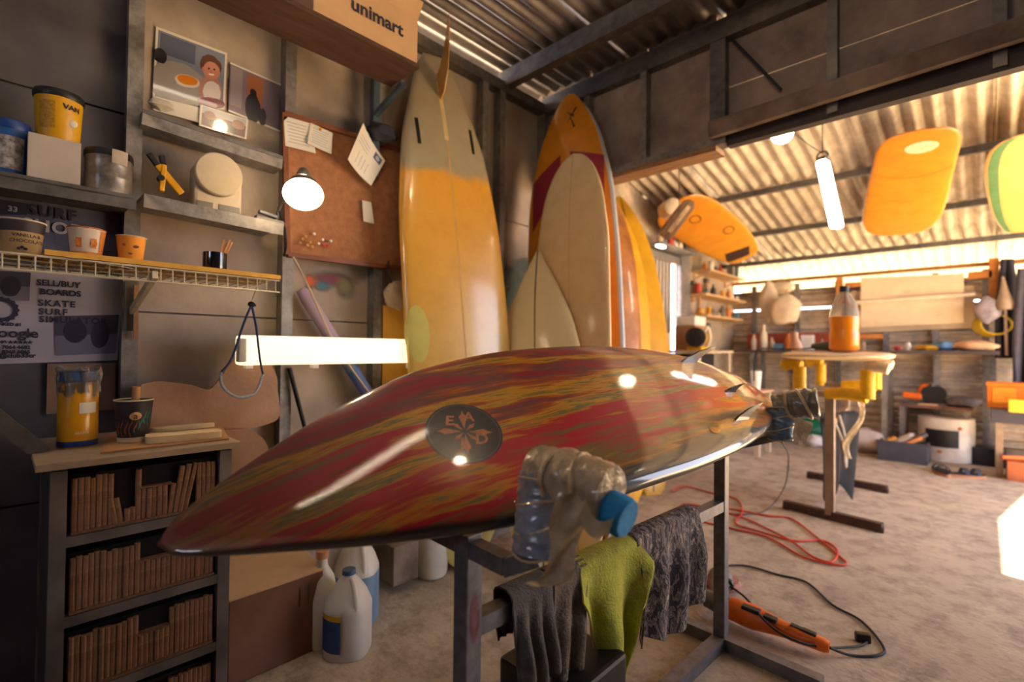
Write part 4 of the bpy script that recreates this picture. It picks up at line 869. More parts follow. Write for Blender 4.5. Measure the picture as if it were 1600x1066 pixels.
# fluorescent batten
XF = -1.765; ya, yb3 = onX(370, 545, XF).y, onX(662, 548, XF).y; za, zb3 = onX(500, 569, XF).z, onX(500, 527, XF).z
t = thing('fluorescent_batten', 'long white fluorescent batten glowing low on the left wall', 'light', (XF, ya, za))
MB().bx((XF-.028, ya, za), (XF+.028, yb3, zb3), .014).build('diffuser', mat('batten_diffuser', (240, 232, 205), .4, 0, 0, emit=(255, 232, 188), es=1.3), t, smooth=40)
MB().bx((XF-.006, ya-.002, za+.01), (XF+.030, ya+.022, zb3-.01), .006).build('end_cap', mat('cap_ivory', (214, 204, 178), .4), t)
MB().bx((XF-.036, ya+.02, za+.02), (XF-.025, yb3, zb3-.02)).build('backplate', whitepl, t); MB().bx((WX, studY[3]-.015, za+.025), (XF-.036, studY[3]+.012, zb3-.025)).build('mount', galvd, t)
for px in (388, 491, 640): p = onX(px, 573, XF); MB().bx(p-V((.012, .012, .008)), p+V((.012, .012, .010)), .003).build('clip', whitepl, t)

# hanging cord loop, cut-out templates, tube, rod
XH = -1.66
t = thing('cord_loop', 'blue and white cord loop tied to the end of the wire shelf', 'cord', onX(380, 620, XH)); blu = mat('blue_cord', (46, 62, 110), .8, 0, .4, 220); whc = mat('white_cord', (160, 166, 176), .8, 0, .3, 200)
kn = onX(393, 476, XH); MB().tube(spline([(XS-.02, kn.y, zW), kn+V((0, .004, .02)), kn], 5), .002, 6).build('hook', wire, t)
lft = [kn, onX(380, 508, XH), onX(362, 560, XH-.02), onX(345, 582, XH-.03)]; rgt = [kn, onX(400, 510, XH), onX(406, 560, XH-.02), onX(411, 585, XH-.03)]
MB().tube(spline(lft, 6), .0035, 8).build('cord', blu, t, smooth=60); MB().tube(spline(rgt, 6), .0035, 8).build('cord', blu, t, smooth=60)
MB().tube(spline([lft[-1], onX(347, 602, XH-.03), onX(362, 617, XH-.03), onX(380, 621, XH-.03), onX(400, 612, XH-.03), rgt[-1]], 6), .0045, 8).build('loop', whc, t, smooth=60)
MB().ball(kn, .009, 10, 1, 1.3, 1, .15).build('knot', blackr, t, smooth=60)
cut = mat('cut_out_board', (164, 122, 94), .8, 0, .14, 8, .15, 60, dust=.3)
XK = -1.80
o1 = spline([onX(x, y, XK) for x, y in [(221, 601), (250, 596), (300, 602), (326, 609), (345, 590), (362, 566), (392, 556), (420, 566), (433, 590), (434, 610), (437, 634), (434, 655), (408, 666), (386, 670), (352, 672), (300, 682), (222, 690), (221, 601)]], 4)[:-1]
MB().poly(o1, (-1, 0, 0), .012).build('cut_out_template', cut, label='large wavy brown cut-out board leaning on the wall behind the cabinet', cat='template')
o2 = spline([onX(x, y, XK+.03) for x, y in [(352, 672), (385, 671), (405, 680), (418, 697), (419, 722), (402, 748), (376, 780), (352, 790), (352, 672)]], 4)[:-1]
MB().poly(o2, (-1, 0, 0), .012).build('cut_out_template', cut, label='smaller rounded brown cut-out board below the wavy one', cat='template')
p0, p1 = onX(470, 452, -1.885), onX(590, 640, -1.852); dd = p1-p0; p2 = p0+dd*((p0.z-.01)/-dd.z)
def tubemat():
    m = mat('painted_tube', (150, 130, 150), .6, 0, .1, 9); nt = m.node_tree; N = nt.nodes; Lk = nt.links; tc = N.new('ShaderNodeTexCoord'); s = N.new('ShaderNodeSeparateXYZ'); Lk.new(tc.outputs['Object'], s.inputs[0]); n = N.new('ShaderNodeTexNoise'); n.inputs['Scale'].default_value = 7; Lk.new(tc.outputs['Object'], n.inputs['Vector']); q = N.new('ShaderNodeMath'); q.operation = 'MULTIPLY_ADD'; q.inputs[1].default_value = .7; Lk.new(n.outputs['Fac'], q.inputs[0]); Lk.new(s.outputs[2], q.inputs[2])
    r = N.new('ShaderNodeValToRGB'); cr = r.color_ramp; cr.elements[0].position = .35; cr.elements[0].color = C(206, 176, 120); cr.elements[1].position = 1.4; cr.elements[1].color = C(176, 150, 170)
    for p, c in ((.75, (60, 118, 132)), (.95, (70, 96, 150)), (1.1, (130, 110, 160)), (1.25, (60, 110, 160))): cr.elements.new(min(.99, p*.7)).color = C(*c)
    mu = N.new('ShaderNodeMath'); mu.operation = 'MULTIPLY'; mu.inputs[1].default_value = .7; Lk.new(q.outputs[0], mu.inputs[0]); Lk.new(mu.outputs[0], r.inputs[0]); Lk.new(r.outputs[0], N['Principled BSDF'].inputs['Base Color']); return m
MB().lathe_axis(p2, p0, [(0, .026), (.97, .026), (1, .020)], 18).build('painted_tube', tubemat(), label='slanted cardboard tube sprayed blue and violet against the wall', cat='tube', smooth=50)
MB().tube(spline([onX(458, 402, -1.85), onX(478, 440, -1.83), onX(520, 530, -1.812), onX(570, 605, -1.81), onX(640, 690, -1.80)], 6), .0045, 7).build('thin_rod', mat('pale_rod', (190, 168, 140), .6), label='thin pale rod leaning alongside the painted tube', cat='rod', smooth=60)
MB().tube([onX(452, 575, -1.87), onX(482, 690, -1.84), onX(500, 760, -1.82)], .008, 7).build('dark_rod', blackm, label='dark rod leaning in the corner of the stud below the batten', cat='rod', smooth=60)
MB().bx((-1.90, onX(601, 540, -1.87).y, .35), (-1.885, onX(600, 540, -1.87).y+.16, onX(612, 478, -1.87).z)).build('yellow_sheet', mat('yellow_sheet', (226, 170, 66), .7, 0, .1, 6), label='pale yellow sheet leaning on the wall behind the amber longboard', cat='sheet')
bagm = mat('beige_bag', (182, 160, 130), .8, 0, .2, 14, .5, 40)
bc2 = onX(618, 462, -1.84); t = thing('cloth_bag', 'beige crumpled cloth bag hanging under the cork board', 'bag', bc2)
MB().ball(bc2, .062, 18, .4, .9, .95, .10, 8).build('bag_body', bagm, t, smooth=60); MB().tube(spline([bc2+V((0, -.02, .05)), onX(605, 425, -1.85), onX(607, 408, -1.86)], 5), .004, 6).build('strap', blackr, t)
cc = onX(597, 208, -1.83); MB().ball(cc, .06, 18, .7, 1.1, .6, .14, 3).build('baseball_hat', mat('dark_fabric', (44, 44, 54), .95, 0, .2, 20, .4, 90), label='crumpled dark hat resting on top of the cork board', cat='hat', smooth=60)
# painted wall scene near the corner
mural = print_mat('mural', (150, 132, 120), [('e', .5, .35, .5, .32, (44, 62, 50)), ('e', .3, .52, .35, .10, (40, 52, 44)), ('e', .7, .62, .3, .05, (46, 56, 52)), ('e', .45, .12, .5, .16, (196, 110, 30)), ('e', .75, .24, .18, .08, (206, 160, 50)), ('e', .3, .03, .4, .09, (60, 64, 90))], .8, soft=True)
card('wall_mural', [(PX+.004, studY[-2]+.02, .9), (PX+.004, PY-.055, .9), (PX+.004, PY-.055, 1.85), (PX+.004, studY[-2]+.02, 1.85)], mural, label='sprayed dark tree scene on the wall left of the orange longboard', cat='mural', nu=2, nv=2)
sm_ = print_mat('spray_marks', (152, 136, 122), [('e', .42, .62, .32, .14, (126, 62, 80)), ('e', .24, .48, .13, .10, (60, 110, 130)), ('e', .62, .5, .14, .2, (140, 132, 96)), ('e', .03, .55, .12, .14, (200, 90, 50))], .85, soft=True)
card('spray_marks', [onX(480, 480, PX+.004), onX(575, 490, PX+.004), onX(572, 412, PX+.004), onX(478, 406, PX+.004)], sm_, label='red and blue overspray on the wall panel below the cork board', cat='paint', nu=2, nv=2)

# overhead plywood shelf with carton
t = thing('overhead_shelf', 'brown plywood shelf hung high above the cork board', 'shelf', (-1.63, .7, 2.03))
MB().bx((-1.69, .10, 2.030), (-1.50, 1.05, 2.046)).build('shelf_board', mat('plywood_brown', (82, 54, 40), .75, 0, .25, 5, .1, 40, stretch=(6, 1, 1)), t)
for y in (.25, 1.047): MB().bar((-1.60, y, 2.046), (-1.64, y, 2.5), .012, .012).build('hanger_rod', galvd, t)
MB().bar((-1.86, 1.08, 1.72), (-1.86, 1.08, 2.40), .03, .03).bar((-1.86, 1.08, 1.98), (-1.62, 1.06, 2.02), .02, .02).build('bracket', mat('bluegrey_steel', (74, 92, 108), .5, .4, .2, 15), t)
t = thing('carton', 'pale carton with dark shop lettering on the overhead shelf', 'box', (-1.63, .85, 2.046))
crt = mat('pale_carton', (198, 160, 122), .8, 0, .06, 8)
MB().bx((-1.69, .655, 2.0465), (-1.505, 1.045, 2.215), .003).build('carton_body', crt, t)
lettering('unimart', .064, (-1.503, .880, 2.136), (0, 1, 0), (0, 0, 1), dk, t, bold=.0018)
card('flap', [(-1.504, .655, 2.212), (-1.504, 1.045, 2.212), (-1.47, 1.045, 2.26), (-1.47, .655, 2.26)], crt, t)
MB().bx((-1.69, -.10, 2.0465), (-1.56, .10, 2.2), .01).build('cardboard_box', cardb, label='plain brown box high up at the left corner', cat='box')

# ================================================================= cabinet of dowel-front drawers
cx0, cx1 = -1.86, -1.45; cy0, cy1 = onX(55, 728, cx1).y, onX(377, 690, cx1).y; cz = (onX(55, 728, cx1).z+onX(377, 690, cx1).z)/2
cbm = mat('grey_lacquer', (86, 78, 76), .55, 0, .12, 10, dust=.25)
t = thing('drawer_cabinet', 'dark narrow cabinet with four drawers of upright reed sticks', 'cabinet', ((cx0+cx1)/2, (cy0+cy1)/2, 0))
MB().bx((cx0, cy0, cz-.016), (cx1, cy1, cz), .002).build('top', mat('dusty_top', (150, 130, 112), .7, 0, .15, 12, dust=.4), t)
ly0, ly1 = cy0+.025, cy1-.018
for y in (ly0+.014, ly1-.014):
    for x in (cx0+.016, cx1-.030): MB().bx((x-.014, y-.014, 0), (x+.014, y+.014, cz-.022)).build('leg', cbm, t)
for y in (ly0+.004, ly1-.008): MB().bx((cx0+.03, y, .05), (cx1-.045, y+.004, cz-.03)).build('side_panel', mat('cabinet_side', (60, 54, 54), .7), t)
MB().bx((cx0+.004, ly0, .05), (cx0+.01, ly1, cz-.03)).build('back_panel', mat('cabinet_side', (60, 54, 54), .7), t)
dw = mat('reed_stick', (138, 100, 74), .75, 0, .2, 60, stretch=(1, 1, .2)); inner = mat('drawer_lining', (26, 23, 26), .9)
zbots = [cz-.168, cz-.345, cz-.522, cz-.70]; base_stick = None; rs = random.Random(5)
for r_, zb_ in enumerate(zbots):
    zb_ = max(.03, zb_); hgt = .125
    MB().bx((cx1-.042, ly0+.028, zb_-.026), (cx1-.018, ly1-.028, zb_-.003)).build('rail', cbm, t)
    d = MB().bx((cx1-.36, ly0+.032, zb_), (cx1-.040, ly1-.032, zb_+hgt+.004)).build('drawer', inner, t)
    n = 27; yy0, yy1 = ly0+.036, ly1-.036
    for k in range(n):
        y = yy0+(yy1-yy0)*(k+.5)/n; hf = hgt; tilt = 0
        if .42 < k/n < .66: hf = hgt*.64          # cut-out handle
        if r_ == 0:
            if k in (7, 8): hf = hgt*.55; tilt = .16
            if k in (9, 10): hf = hgt*.30
            if k in (21, 22): continue
            if k in (17, 18, 19, 20): tilt = -.10-.03*(k-17)
        hf *= rs.uniform(.97, 1.02)
        mtx = M.Translation((0, 0, 0))
        if base_stick is None:
            sb_ = MB(); sb_.cyl((0, 0, 0), (0, 0, 1), .0062, n=7); base_stick = sb_.build('reed_stick', dw, d, local=True, smooth=50)
            o_ = base_stick; o_.parent = d
        else: o_ = share(base_stick, 'reed_stick', d, M.Identity(4))
        base = WM[t.name].inverted() @ V((cx1-.030+rs.uniform(-.002, .002), y, zb_-.002))
        o_.matrix_local = M.Translation(base) @ M.Rotation(tilt, 4, 'X') @ M.Diagonal((1, 1, hf, 1))
    MB().bx((cx1-.041, yy0, zb_-.001), (cx1-.019, yy1, zb_+.005)).build('bottom_binding', mat('rope_binding', (120, 84, 62), .9, 0, .3, 200), d)
    MB().bx((cx1-.040, yy0+(yy1-yy0)*.43, zb_+hgt*.62), (cx1-.022, yy0+(yy1-yy0)*.66, zb_+hgt*.655)).build('handle_edge', mat('rope_binding', (120, 84, 62), .9), d)

# things on the cabinet
c, r, h = rnd(88, 154, 578, 698, -1.66); c.z = cz; t = thing('plastic_canister', 'yellow and blue canister topped with crumpled clear film on the cabinet', 'canister', c)
MB().lathe(c, [(r*.97, 0), (r, .006), (r, h*.80), (r*.9, h*.86)], 32).build('canister_body', mat('canister_yellow', (214, 150, 22), .35, 0, .06, 10, coat=.3), t, smooth=40)
MB().lathe(c, [(r*1.006, .003), (r*1.006, h*.09)], 32, False).build('blue_band', mat('canister_blue', (34, 52, 118), .4), t, smooth=40)
fa_ = facing(c); arc_label(t, c, r, r, h*.44, h*.58, fa_+.05, fa_+.95, paperm, off=.001); arc_text(t, 'active', h*.06, c, r, h*.2, fa_+.2, paperm)
MB().lathe(c+V((0, 0, h*.84)), [(r*1.0, 0), (r*1.02, h*.05), (r*1.0, h*.13), (r*.9, h*.15)], 28).build('lid', mat('canister_lid', (66, 92, 132), .4), t, smooth=40)
b = MB(); b.grid(lambda u, v: c+V((r*(1.04+.10*math.sin(u*31+v*9)*v+.05*math.sin(u*57))*math.cos(2*PI*u), r*(1.04+.10*math.sin(u*31+v*9)*v+.05*math.sin(u*57))*math.sin(2*PI*u), h*(.68+.34*v)+.006*math.sin(u*40))), 60, 8); b.build('film_cover', clearpl, t, smooth=70)
c, r, h = rnd(176, 240, 622, 690, -1.62); c.z = cz+.004; t, c2, r, h = paper_tub('dark paper cup with teal and orange leaf print holding a wooden grip', 176, 240, 622, 688, -1.62, mat('dark_print_cup', (40, 34, 40), .6), rimc, cz+.005)
fa_ = facing(c2)
for q in range(9):
    a_ = fa_-1.1+.27*q; col = mat('print_teal', (30, 120, 110), .6) if q > 4 else mat('print_orange', (176, 80, 40), .6); rr_ = r*(.80+.18*(.3+.05*(q % 3)))
    for s_ in range(3):
        b = MB(); z0 = h*(.12+.05*(q % 2)+.1*s_+(.22 if q > 5 else 0)); dz = h*.2; a2 = a_+(-.12+.12*s_)
        vs = []; 
        for (uu, vv) in ((0, 0), (.03, .4), (.0, 1), (-.03, .4)):
            zz = z0+dz*vv; rz = r*(.76+.22*zz/h)+.0012; aa = a2+uu+(.14*vv*(1 if s_ else -1)); vs.append(c2+V((rz*math.cos(aa), rz*math.sin(aa), zz)))
        b.add(vs, [[0, 1, 2, 3]]); b.build('printed_leaf', col, t)
zz = h*.62; rz = r*(.76+.22*.62); MB().ball(c2+V((rz*math.cos(fa_+.1), rz*math.sin(fa_+.1), zz)), h*.12, 12, .2, 1.0, .8).build('printed_badge', mat('badge_tan', (176, 140, 100), .6), t, smooth=60); arc_text(t, 'a', h*.2, c2, rz+h*.024, zz, fa_+.1, dk)
MB().cyl(c2+V((0, 0, .01)), c2+V((.004, .004, h*1.28)), r*.22, r*.22, 14).build('wooden_grip', mat('grip_wood', (196, 136, 84), .6), t, smooth=40)
arc_label(t, c2, r*.765, r*.79, 0.001, h*.12, 0, 2*PI, rimc, 'base_band', .001, 28)
top = lambda x, y, dz=0: fl(x, y, cz+dz)
P_ = [top(157, 710), top(358, 688), top(345, 665), top(170, 680)]
card('cardboard_sheet', [p+V((0, 0, .005)) for p in P_], cardb, thick=.004, label='grey cardboard sheet lying on the cabinet under the sanding blocks', cat='sheet')
blk = mat('sanding_foam', (204, 182, 146), .85, 0, .08, 12, .2, 80)
def roundslab(name, label, cpx, hw_, hl, z0, th_, rotz, pw, m, cat):
    c = top(*cpx); pts = []
    for i in range(36):
        a_ = 2*PI*i/36; x = hl*math.copysign(abs(math.cos(a_))**pw, math.cos(a_)); y = hw_*math.copysign(abs(math.sin(a_))**pw, math.sin(a_)); pts.append(V((c.x+x*math.cos(rotz)-y*math.sin(rotz), c.y+x*math.sin(rotz)+y*math.cos(rotz), z0)))
    return MB().poly(pts, (0, 0, 1), th_).build(name, m, label=label, cat=cat)
roundslab('sanding_pad', 'large rectangular cream sanding pad on the cardboard sheet', (288, 690), .035, .085, cz+.006, .018, 1.42, .35, blk, 'pad')
roundslab('sanding_pad', 'oval cream sanding pad lying on top of the rectangular one', (287, 684), .022, .075, cz+.0245, .010, 1.5, .9, blk, 'pad')
# dark corner on the far left
t = thing('dark_bin', 'dark plastic bin in the shadowed bottom left corner', 'bin', (-1.30, -.09, 0))
MB().lathe((-1.30, -.09, 0), [(.06, 0), (.07, .02), (.085, .44), (.09, .45), (.09, .47), (.08, .47), (.07, .1)], 28).build('bin_body', mat('bin_grey', (54, 50, 54), .6), t, smooth=40); MB().tube(spline([(-1.24, -.02, .42), (-1.21, .0, .36), (-1.21, .0, .22), (-1.24, -.03, .14)], 6), .010, 8).build('handle', mat('strap_grey', (96, 90, 92), .7), t, smooth=60)
MB().bar(onX(-30, 635, -1.62), onX(66, 708, -1.62), .02, .035).build('metal_brace', galvd, label='grey diagonal metal strut behind the left end of the cabinet', cat='strut')
MB().bx((PX+.002, onX(72, 640, PX).y, .80), (PX+.012, onX(178, 640, PX).y, onX(120, 568, PX).z)).build('brown_board', mat('backing_board', (136, 108, 92), .8, 0, .15, 6), label='brown backing board on the wall behind the canister', cat='board')

# ================================================================= floor left: carton and jugs
kA, kB = fl(503, 1012), fl(366, 1090)
t = thing('floor_carton', 'open brown carton with pale lid on the floor beside the cabinet', 'box', ((kA.x-.15), kA.y-.12, 0))
ch = onX(502, 893, kA.x).z
MB().bx((kA.x-.30, cy1+.02, 0.001), (kA.x, kA.y, ch), .003).build('carton_body', mat('carton_brown', (124, 84, 64), .85, 0, .15, 6), t)
card('lid_flap', [(kA.x+.004, cy1+.02, ch+.003), (kA.x-.002, kA.y+.005, ch+.003), (kA.x-.31, kA.y+.02, ch+.035), (kA.x-.31, cy1+.02, ch+.035)], mat('carton_lid', (200, 164, 130), .8, 0, .06, 8), t, .004)
for q in (0, 1): MB().bx((kA.x-.001, kA.y-.05-.03*q, ch-.09), (kA.x+.0008, kA.y-.045-.03*q, ch-.03)).build('tape_strip', clearpl, t)
def jug(label, c, r, h, m, cap, liquid=None, lab=None):
    t = thing('plastic_jug', label, 'jug', c)
    n = 28; b = MB()
    prof = [(.95, 0), (1, .02), (1, .55), (.98, .60), (.80, .72), (.48, .86), (.27, .92), (.25, .96)]
    vs = []; fs = []
    for rr_, z in prof:
        for i in range(n):
            a_ = 2*PI*i/n; k = 1+.06*math.cos(4*a_)*(1 if z < .6 else 0); vs.append(c+V((r*rr_*k*math.cos(a_), r*rr_*k*math.sin(a_), h*z)))
    for j in range(len(prof)-1):
        for i in range(n): fs.append([j*n+i, j*n+(i+1) % n, (j+1)*n+(i+1) % n, (j+1)*n+i])
    fs.append(list(range(n))[::-1]); fs.append([(len(prof)-1)*n+i for i in range(n)])
    b.add(vs, fs, 0)
    if liquid:
        for i in range(len(b.f)):
            if all(b.v[q].z-c.z < h*.58 for q in b.f[i]): b.fm[i] = 1
    b.build('jug_body', [m, liquid] if liquid else m, t, smooth=50)
    MB().cyl(c+V((0, 0, h*.945)), c+V((0, 0, h)), r*.30, r*.28, 18).build('cap', cap, t, smooth=40)
    f_ = facing(c)+.35; d = V((math.cos(f_), math.sin(f_), 0))
    MB().tube(spline([c+d*r*.30+V((0, 0, h*.90)), c+d*r*.62+V((0, 0, h*.84)), c+d*r*.86+V((0, 0, h*.70)), c+d*r*.90+V((0, 0, h*.58))], 6), r*.11, 8).build('handle', m, t, smooth=60)
    if lab: 
        f2 = facing(c)-.75; arc_label(t, c, r*1.03, r*1.03, h*.12, h*.5, f2-.55, f2+.45, lab[0], off=.003); arc_label(t, c, r*1.03, r*1.03, h*.50, h*.56, f2-.55, f2+.45, lab[1], off=.003)
    return t
milk = mat('milky_plastic', (206, 198, 188), .45, 0, .05, 12); bluewater = mat('blue_filled', (110, 140, 166), .35, 0, .1, 10)
jc = fl(537, 1028); jug('white gallon jug with blue label on the floor beside the carton', jc+V((-.03, .03, 0)), .076, .265, milk, mat('cap_blue', (60, 84, 120), .4), None, (mat('label_blue', (36, 66, 120), .5, 0, .3, 40), mat('label_gold', (206, 160, 40), .5)))
j2 = fl(553, 975); jug('tall jug half filled with blue liquid behind the white jug', j2+V((-.02, .02, 0)), .08, .33, milk, mat('cap_white', (210, 204, 190), .4), bluewater)
j3 = V((jc.x-.13, jc.y-.015, 0)); t = thing('spray_bottle', 'white spray bottle with orange collar between the carton and the jugs', 'bottle', j3)
MB().lathe(j3, [(.048, 0), (.052, .01), (.052, .16), (.04, .22), (.018, .26), (.016, .29)], 24).build('bottle', milk, t, smooth=50); MB().cyl(j3+V((0, 0, .285)), j3+V((0, 0, .31)), .02, n=14).build('collar', mat('collar_tan', (196, 140, 100), .5), t, smooth=40)
MB().bar(j3+V((.0, .0, .325)), j3+V((-.02, -.06, .36)), .02, .024, bev=.005).build('spray_head', whitepl, t)
MB().bx((-1.86, 1.10, .045), (-1.70, 1.22, .20), .004).build('timber_offcut', woodd, label='short timber offcut on the floor against the wall track', cat='timber')

# ================================================================= floor right: sander-polisher and cords
pA, pB = fl(1146, 952, .055), fl(1296, 1012, .04); pd = (pB-pA); pl2 = pd.length; pn = pd.normalized(); sd_ = V((0, 0, 1)).cross(pn).normalized()
t = thing('angle_polisher', 'orange angle polisher with pink pad lying on the floor behind the rack', 'power tool', (pA.x, pA.y, 0))
MB().lathe_axis(pA-pn*.02, pA+pn*.60*pl2, [(0, .030), (.06, .040), (.45, .042), (.8, .030), (1, .025)], 20).build('motor_body', orangem, t, smooth=50)
MB().lathe_axis(pA+pn*.58*pl2, pB, [(0, .024), (.15, .028), (.5, .024), (.9, .022), (1, .016)], 18).build('handle', orangem, t, smooth=50)
for k in (.62, .74): MB().bar(pA+pn*k*pl2+V((0, 0, .024)), pA+pn*(k+.14)*pl2+V((0, 0, .022)), .022, .012, bev=.004).build('grip', blackm, t)
MB().bar(pA+pn*.12*pl2+V((0, 0, .034))-sd_*.018, pA+pn*.32*pl2+V((0, 0, .034))-sd_*.018, .03, .014, bev=.004).build('vent_panel', blackm, t)
MB().bar(pA+pn*.36*pl2+V((0, 0, .030))-sd_*.018, pA+pn*.50*pl2+V((0, 0, .028))-sd_*.018, .028, .014, bev=.004).build('switch', blackm, t)
gh = pA-pn*.06; MB().lathe_axis(pA-pn*.10, pA-pn*.015, [(0, .030), (.5, .036), (1, .034)], 16).build('gear_head', galvd, t, smooth=50)
MB().lathe_axis(gh+sd_*.03+V((0, 0, .005)), gh+sd_*.125+V((0, 0, .03)), [(0, .013), (.2, .016), (.8, .016), (.86, .024), (1, .022)], 16).build('side_handle', blackm, t, smooth=50)
pdm = mat('pink_pad', (176, 120, 112), .9, 0, .15, 30); dp = fl(1126, 908, .03)
MB().lathe_axis(dp+V((0, 0, -.016)), dp+V((0, 0, .014)), [(0, .072), (.4, .078), (1, .07)], 28).build('buffing_pad', pdm, t, smooth=50)
MB().lathe_axis(dp+V((0, 0, .010)), gh, [(0, .05), (.5, .03), (1, .03)], 16).build('spindle', galvd, t, smooth=50)
MB().tube(spline([pB, fl(1330, 1024, .008), fl(1372, 1024, .006), fl(1380, 1010, .006), fl(1345, 970, .006), fl(1300, 945, .006), fl(1260, 910, .006), fl(1215, 898, .006), fl(1170, 885, .008), fl(1140, 884, .012), fl(1128, 890, .02)], 8), .0045, 7).build('power_cable', blackr, t, smooth=60)
MB().tube(spline([fl(1120, 905, .08), fl(1160, 930, .09), fl(1200, 975, .075), fl(1240, 1000, .06), fl(1290, 1012, .03), fl(1340, 1010, .008), fl(1354, 1004, .008)], 8), .004, 7).build('black_cable', blackr, label='thin black cable trailing over the orange polisher', cat='cable', smooth=60)
pg = fl(1348, 996, .015); MB().bar(pg-V((.02, .01, 0)), pg+V((.02, .01, 0)), .025, .03, bev=.005).build('black_plug', blackm, label='black plug lying inside the polisher cable bend', cat='plug')
redc = mat('red_cord', (206, 62, 36), .5, 0, .1, 20)
def floor_cord(name, label, pts, r, m, cat='cord', h=.006):
    rr = random.Random(len(pts)); return MB().tube(spline([fl(x, y, h+rr.uniform(0, .004)) for x, y in pts], 8), r, 7).build(name, m, label=label, cat=cat, smooth=60)
floor_cord('extension_cord', 'red extension cord looped across the floor right of the rack', [(1050, 768), (1070, 760), (1110, 770), (1150, 780), (1160, 800), (1150, 818), (1185, 830), (1240, 845), (1285, 845), (1308, 860), (1300, 878), (1270, 870), (1235, 845), (1190, 822), (1150, 805), (1090, 790), (1064, 790), (1090, 812), (1140, 825), (1200, 840), (1250, 868), (1290, 880), (1322, 882), (1310, 868), (1270, 835), (1235, 810), (1200, 806), (1140, 795), (1100, 792)], .0055, redc)
b = MB(); q0 = FA0+V((0, 0, .0)); MB().tube(spline([q0, fl(1232, 715, .30), fl(1226, 760, .10), fl(1200, 795, .012), fl(1165, 804, .006), fl(1120, 800, .006), fl(1080, 790, .006)], 8), .004, 7).build('grey_cable', mat('grey_rubber', (84, 76, 72), .7), label='grey cable dropping from the far padded arm to the floor', cat='cable', smooth=60)

# ================================================================= second stand in the back room
st0, st1 = fl(1297, 812), fl(1322, 757); st0 = V((st0.x, st0.y, 0)); st1 = V((-.76, 4.43, 0))
t = thing('board_stand', 'tall steel stand with yellow padded cradles in the back room', 'stand', ((st0.x+st1.x)/2, 3.9, 0))
stm = mat('tan_steel', (150, 128, 108), .5, .4, .15, 20); ftm = mat('brown_steel', (78, 58, 50), .6, .3, .2, 20)
fdir = (fl(1382, 846)-fl(1217, 803)).normalized(); zc = .745
for p in (st0, st1):
    MB().bx((p.x-.024, p.y-.024, .03), (p.x+.024, p.y+.024, zc), .003).build('post', stm, t)
    MB().bar(p-fdir*.26+V((0, 0, .028)), p+fdir*.26+V((0, 0, .028)), .045, .045).build('foot', ftm, t)
    for s_ in (-1, 1): MB().bar(p+fdir*.245*s_+V((0, 0, 0)), p+fdir*.245*s_+V((0, 0, .03)), .04, .04).build('foot_end', ftm, t)
    cr0, cr1 = p-fdir*.17+V((0, 0, zc)), p+fdir*.19+V((0, 0, zc))
    wob([p-fdir*.02+V((0, 0, zc)), p+fdir*.08+V((0, 0, zc+.012)), cr1+V((0, 0, .0))], .036, 14, .04, 21).build('cross_pad', yellowm, t, smooth=60)
    MB().bar(cr0, cr1, .03, .03).build('cross_bar', stm, t)
    for c_, s_ in ((cr0, -1), (cr1, 1)):
        wob([c_+V((0, 0, -.01)), c_+V((0, 0, .08)), c_+V((0, 0, .16))], .036, 14, .05, 22+s_).build('upright_pad', yellowm, t, smooth=60)
        wob([c_+V((0, 0, .165))-fdir*.01*s_, c_+fdir*.05*s_+V((0, 0, .175)), c_+fdir*.10*s_+V((0, 0, .165))], .034, 14, .05, 30+s_).build('arm_pad', yellowm if s_ < 0 else mat('white_wrap', (214, 196, 166), .5, 0, .2, 20, .4, 60), t, smooth=60)
MB().bar(st0+V((0, 0, .57)), st1+V((0, 0, .57)), .035, .035).build('rail', stm, t)
ft = MB(); sheet = spline([st0+V((.13, .1, .72)), st0+V((.14, .1, .60)), st0+V((.06, .1, .45)), st0+V((.08, .1, .36))], 6)
ft.grid(lambda u, v: sheet[int(round(v*(len(sheet)-1)))]+V((.03, .02, 0))*(u-.5)+V((.006, 0, 0))*math.sin(u*8+v*10), 6, len(sheet)-1, .001); ft.build('hanging_film', tapem, t, smooth=60)
# apron over the rail
b = MB(); b.grid(lambda u, v: (-.78+.13*u+(.03 if v > .1 else 0)+.012*math.sin(u*14+v*3), 3.55+.48*u*(1-.45*v)+.1*v, .60-.56*max(0, v-.1)*(1+.12*math.sin(u*9)) if v > .1 else .60), 20, 16, .005); b.build('dark_apron', mat('apron_navy', (20, 19, 25), .9, 0, .25, 15), label='dark apron hanging from the rail of the yellow padded stand', cat='apron', smooth=60)
b = MB(); b.tube(spline([(-.67, 3.50, .60), (-.63, 3.55, .46), (-.62, 3.60, .30), (-.63, 3.64, .46), (-.67, 3.68, .60)], 6), .012, 8).build('grey_strap', mat('strap_pale', (160, 150, 140), .8), label='pale strap looped over the stand rail beside the apron', cat='strap', smooth=60)
# foam blank on top
za_ = zc+.205
mt = frame(V((-.09, .995, 0)).normalized(), V((-.995, -.09, 0)).normalized(), V((0, 0, 1)), V((-.70, 3.92, za_+.028)))
fb = thing('foam_blank', 'cream round-ended foam blank lying across the yellow padded stand', 'board blank', mtx=mt)
fbb, fs_, fh_ = board_body(1.45, .58, .055, [0, .01, .05, .15, .3, .5, .7, .85, .95, .99, 1], [0, .35, .68, .92, 1, 1, 1, .92, .68, .35, .1], 0, 0, 3.2, 40, 24)
fbb.build('blank_body', mat('foam_cream', (214, 190, 154), .75, 0, .08, 8), fb, local=True, smooth=60)
zt_ = za_+.0565
def on_blank(px, py): return fl(px, py, zt_)
bp_ = V((-.60, 3.42, zt_)); d_ = ray(1319, 545); bp_ = CAM+d_*(3.42/d_.y); bp_.z = zt_
t = thing('drink_bottle', 'clear bottle half full of orange liquid on the foam blank', 'bottle', bp_)
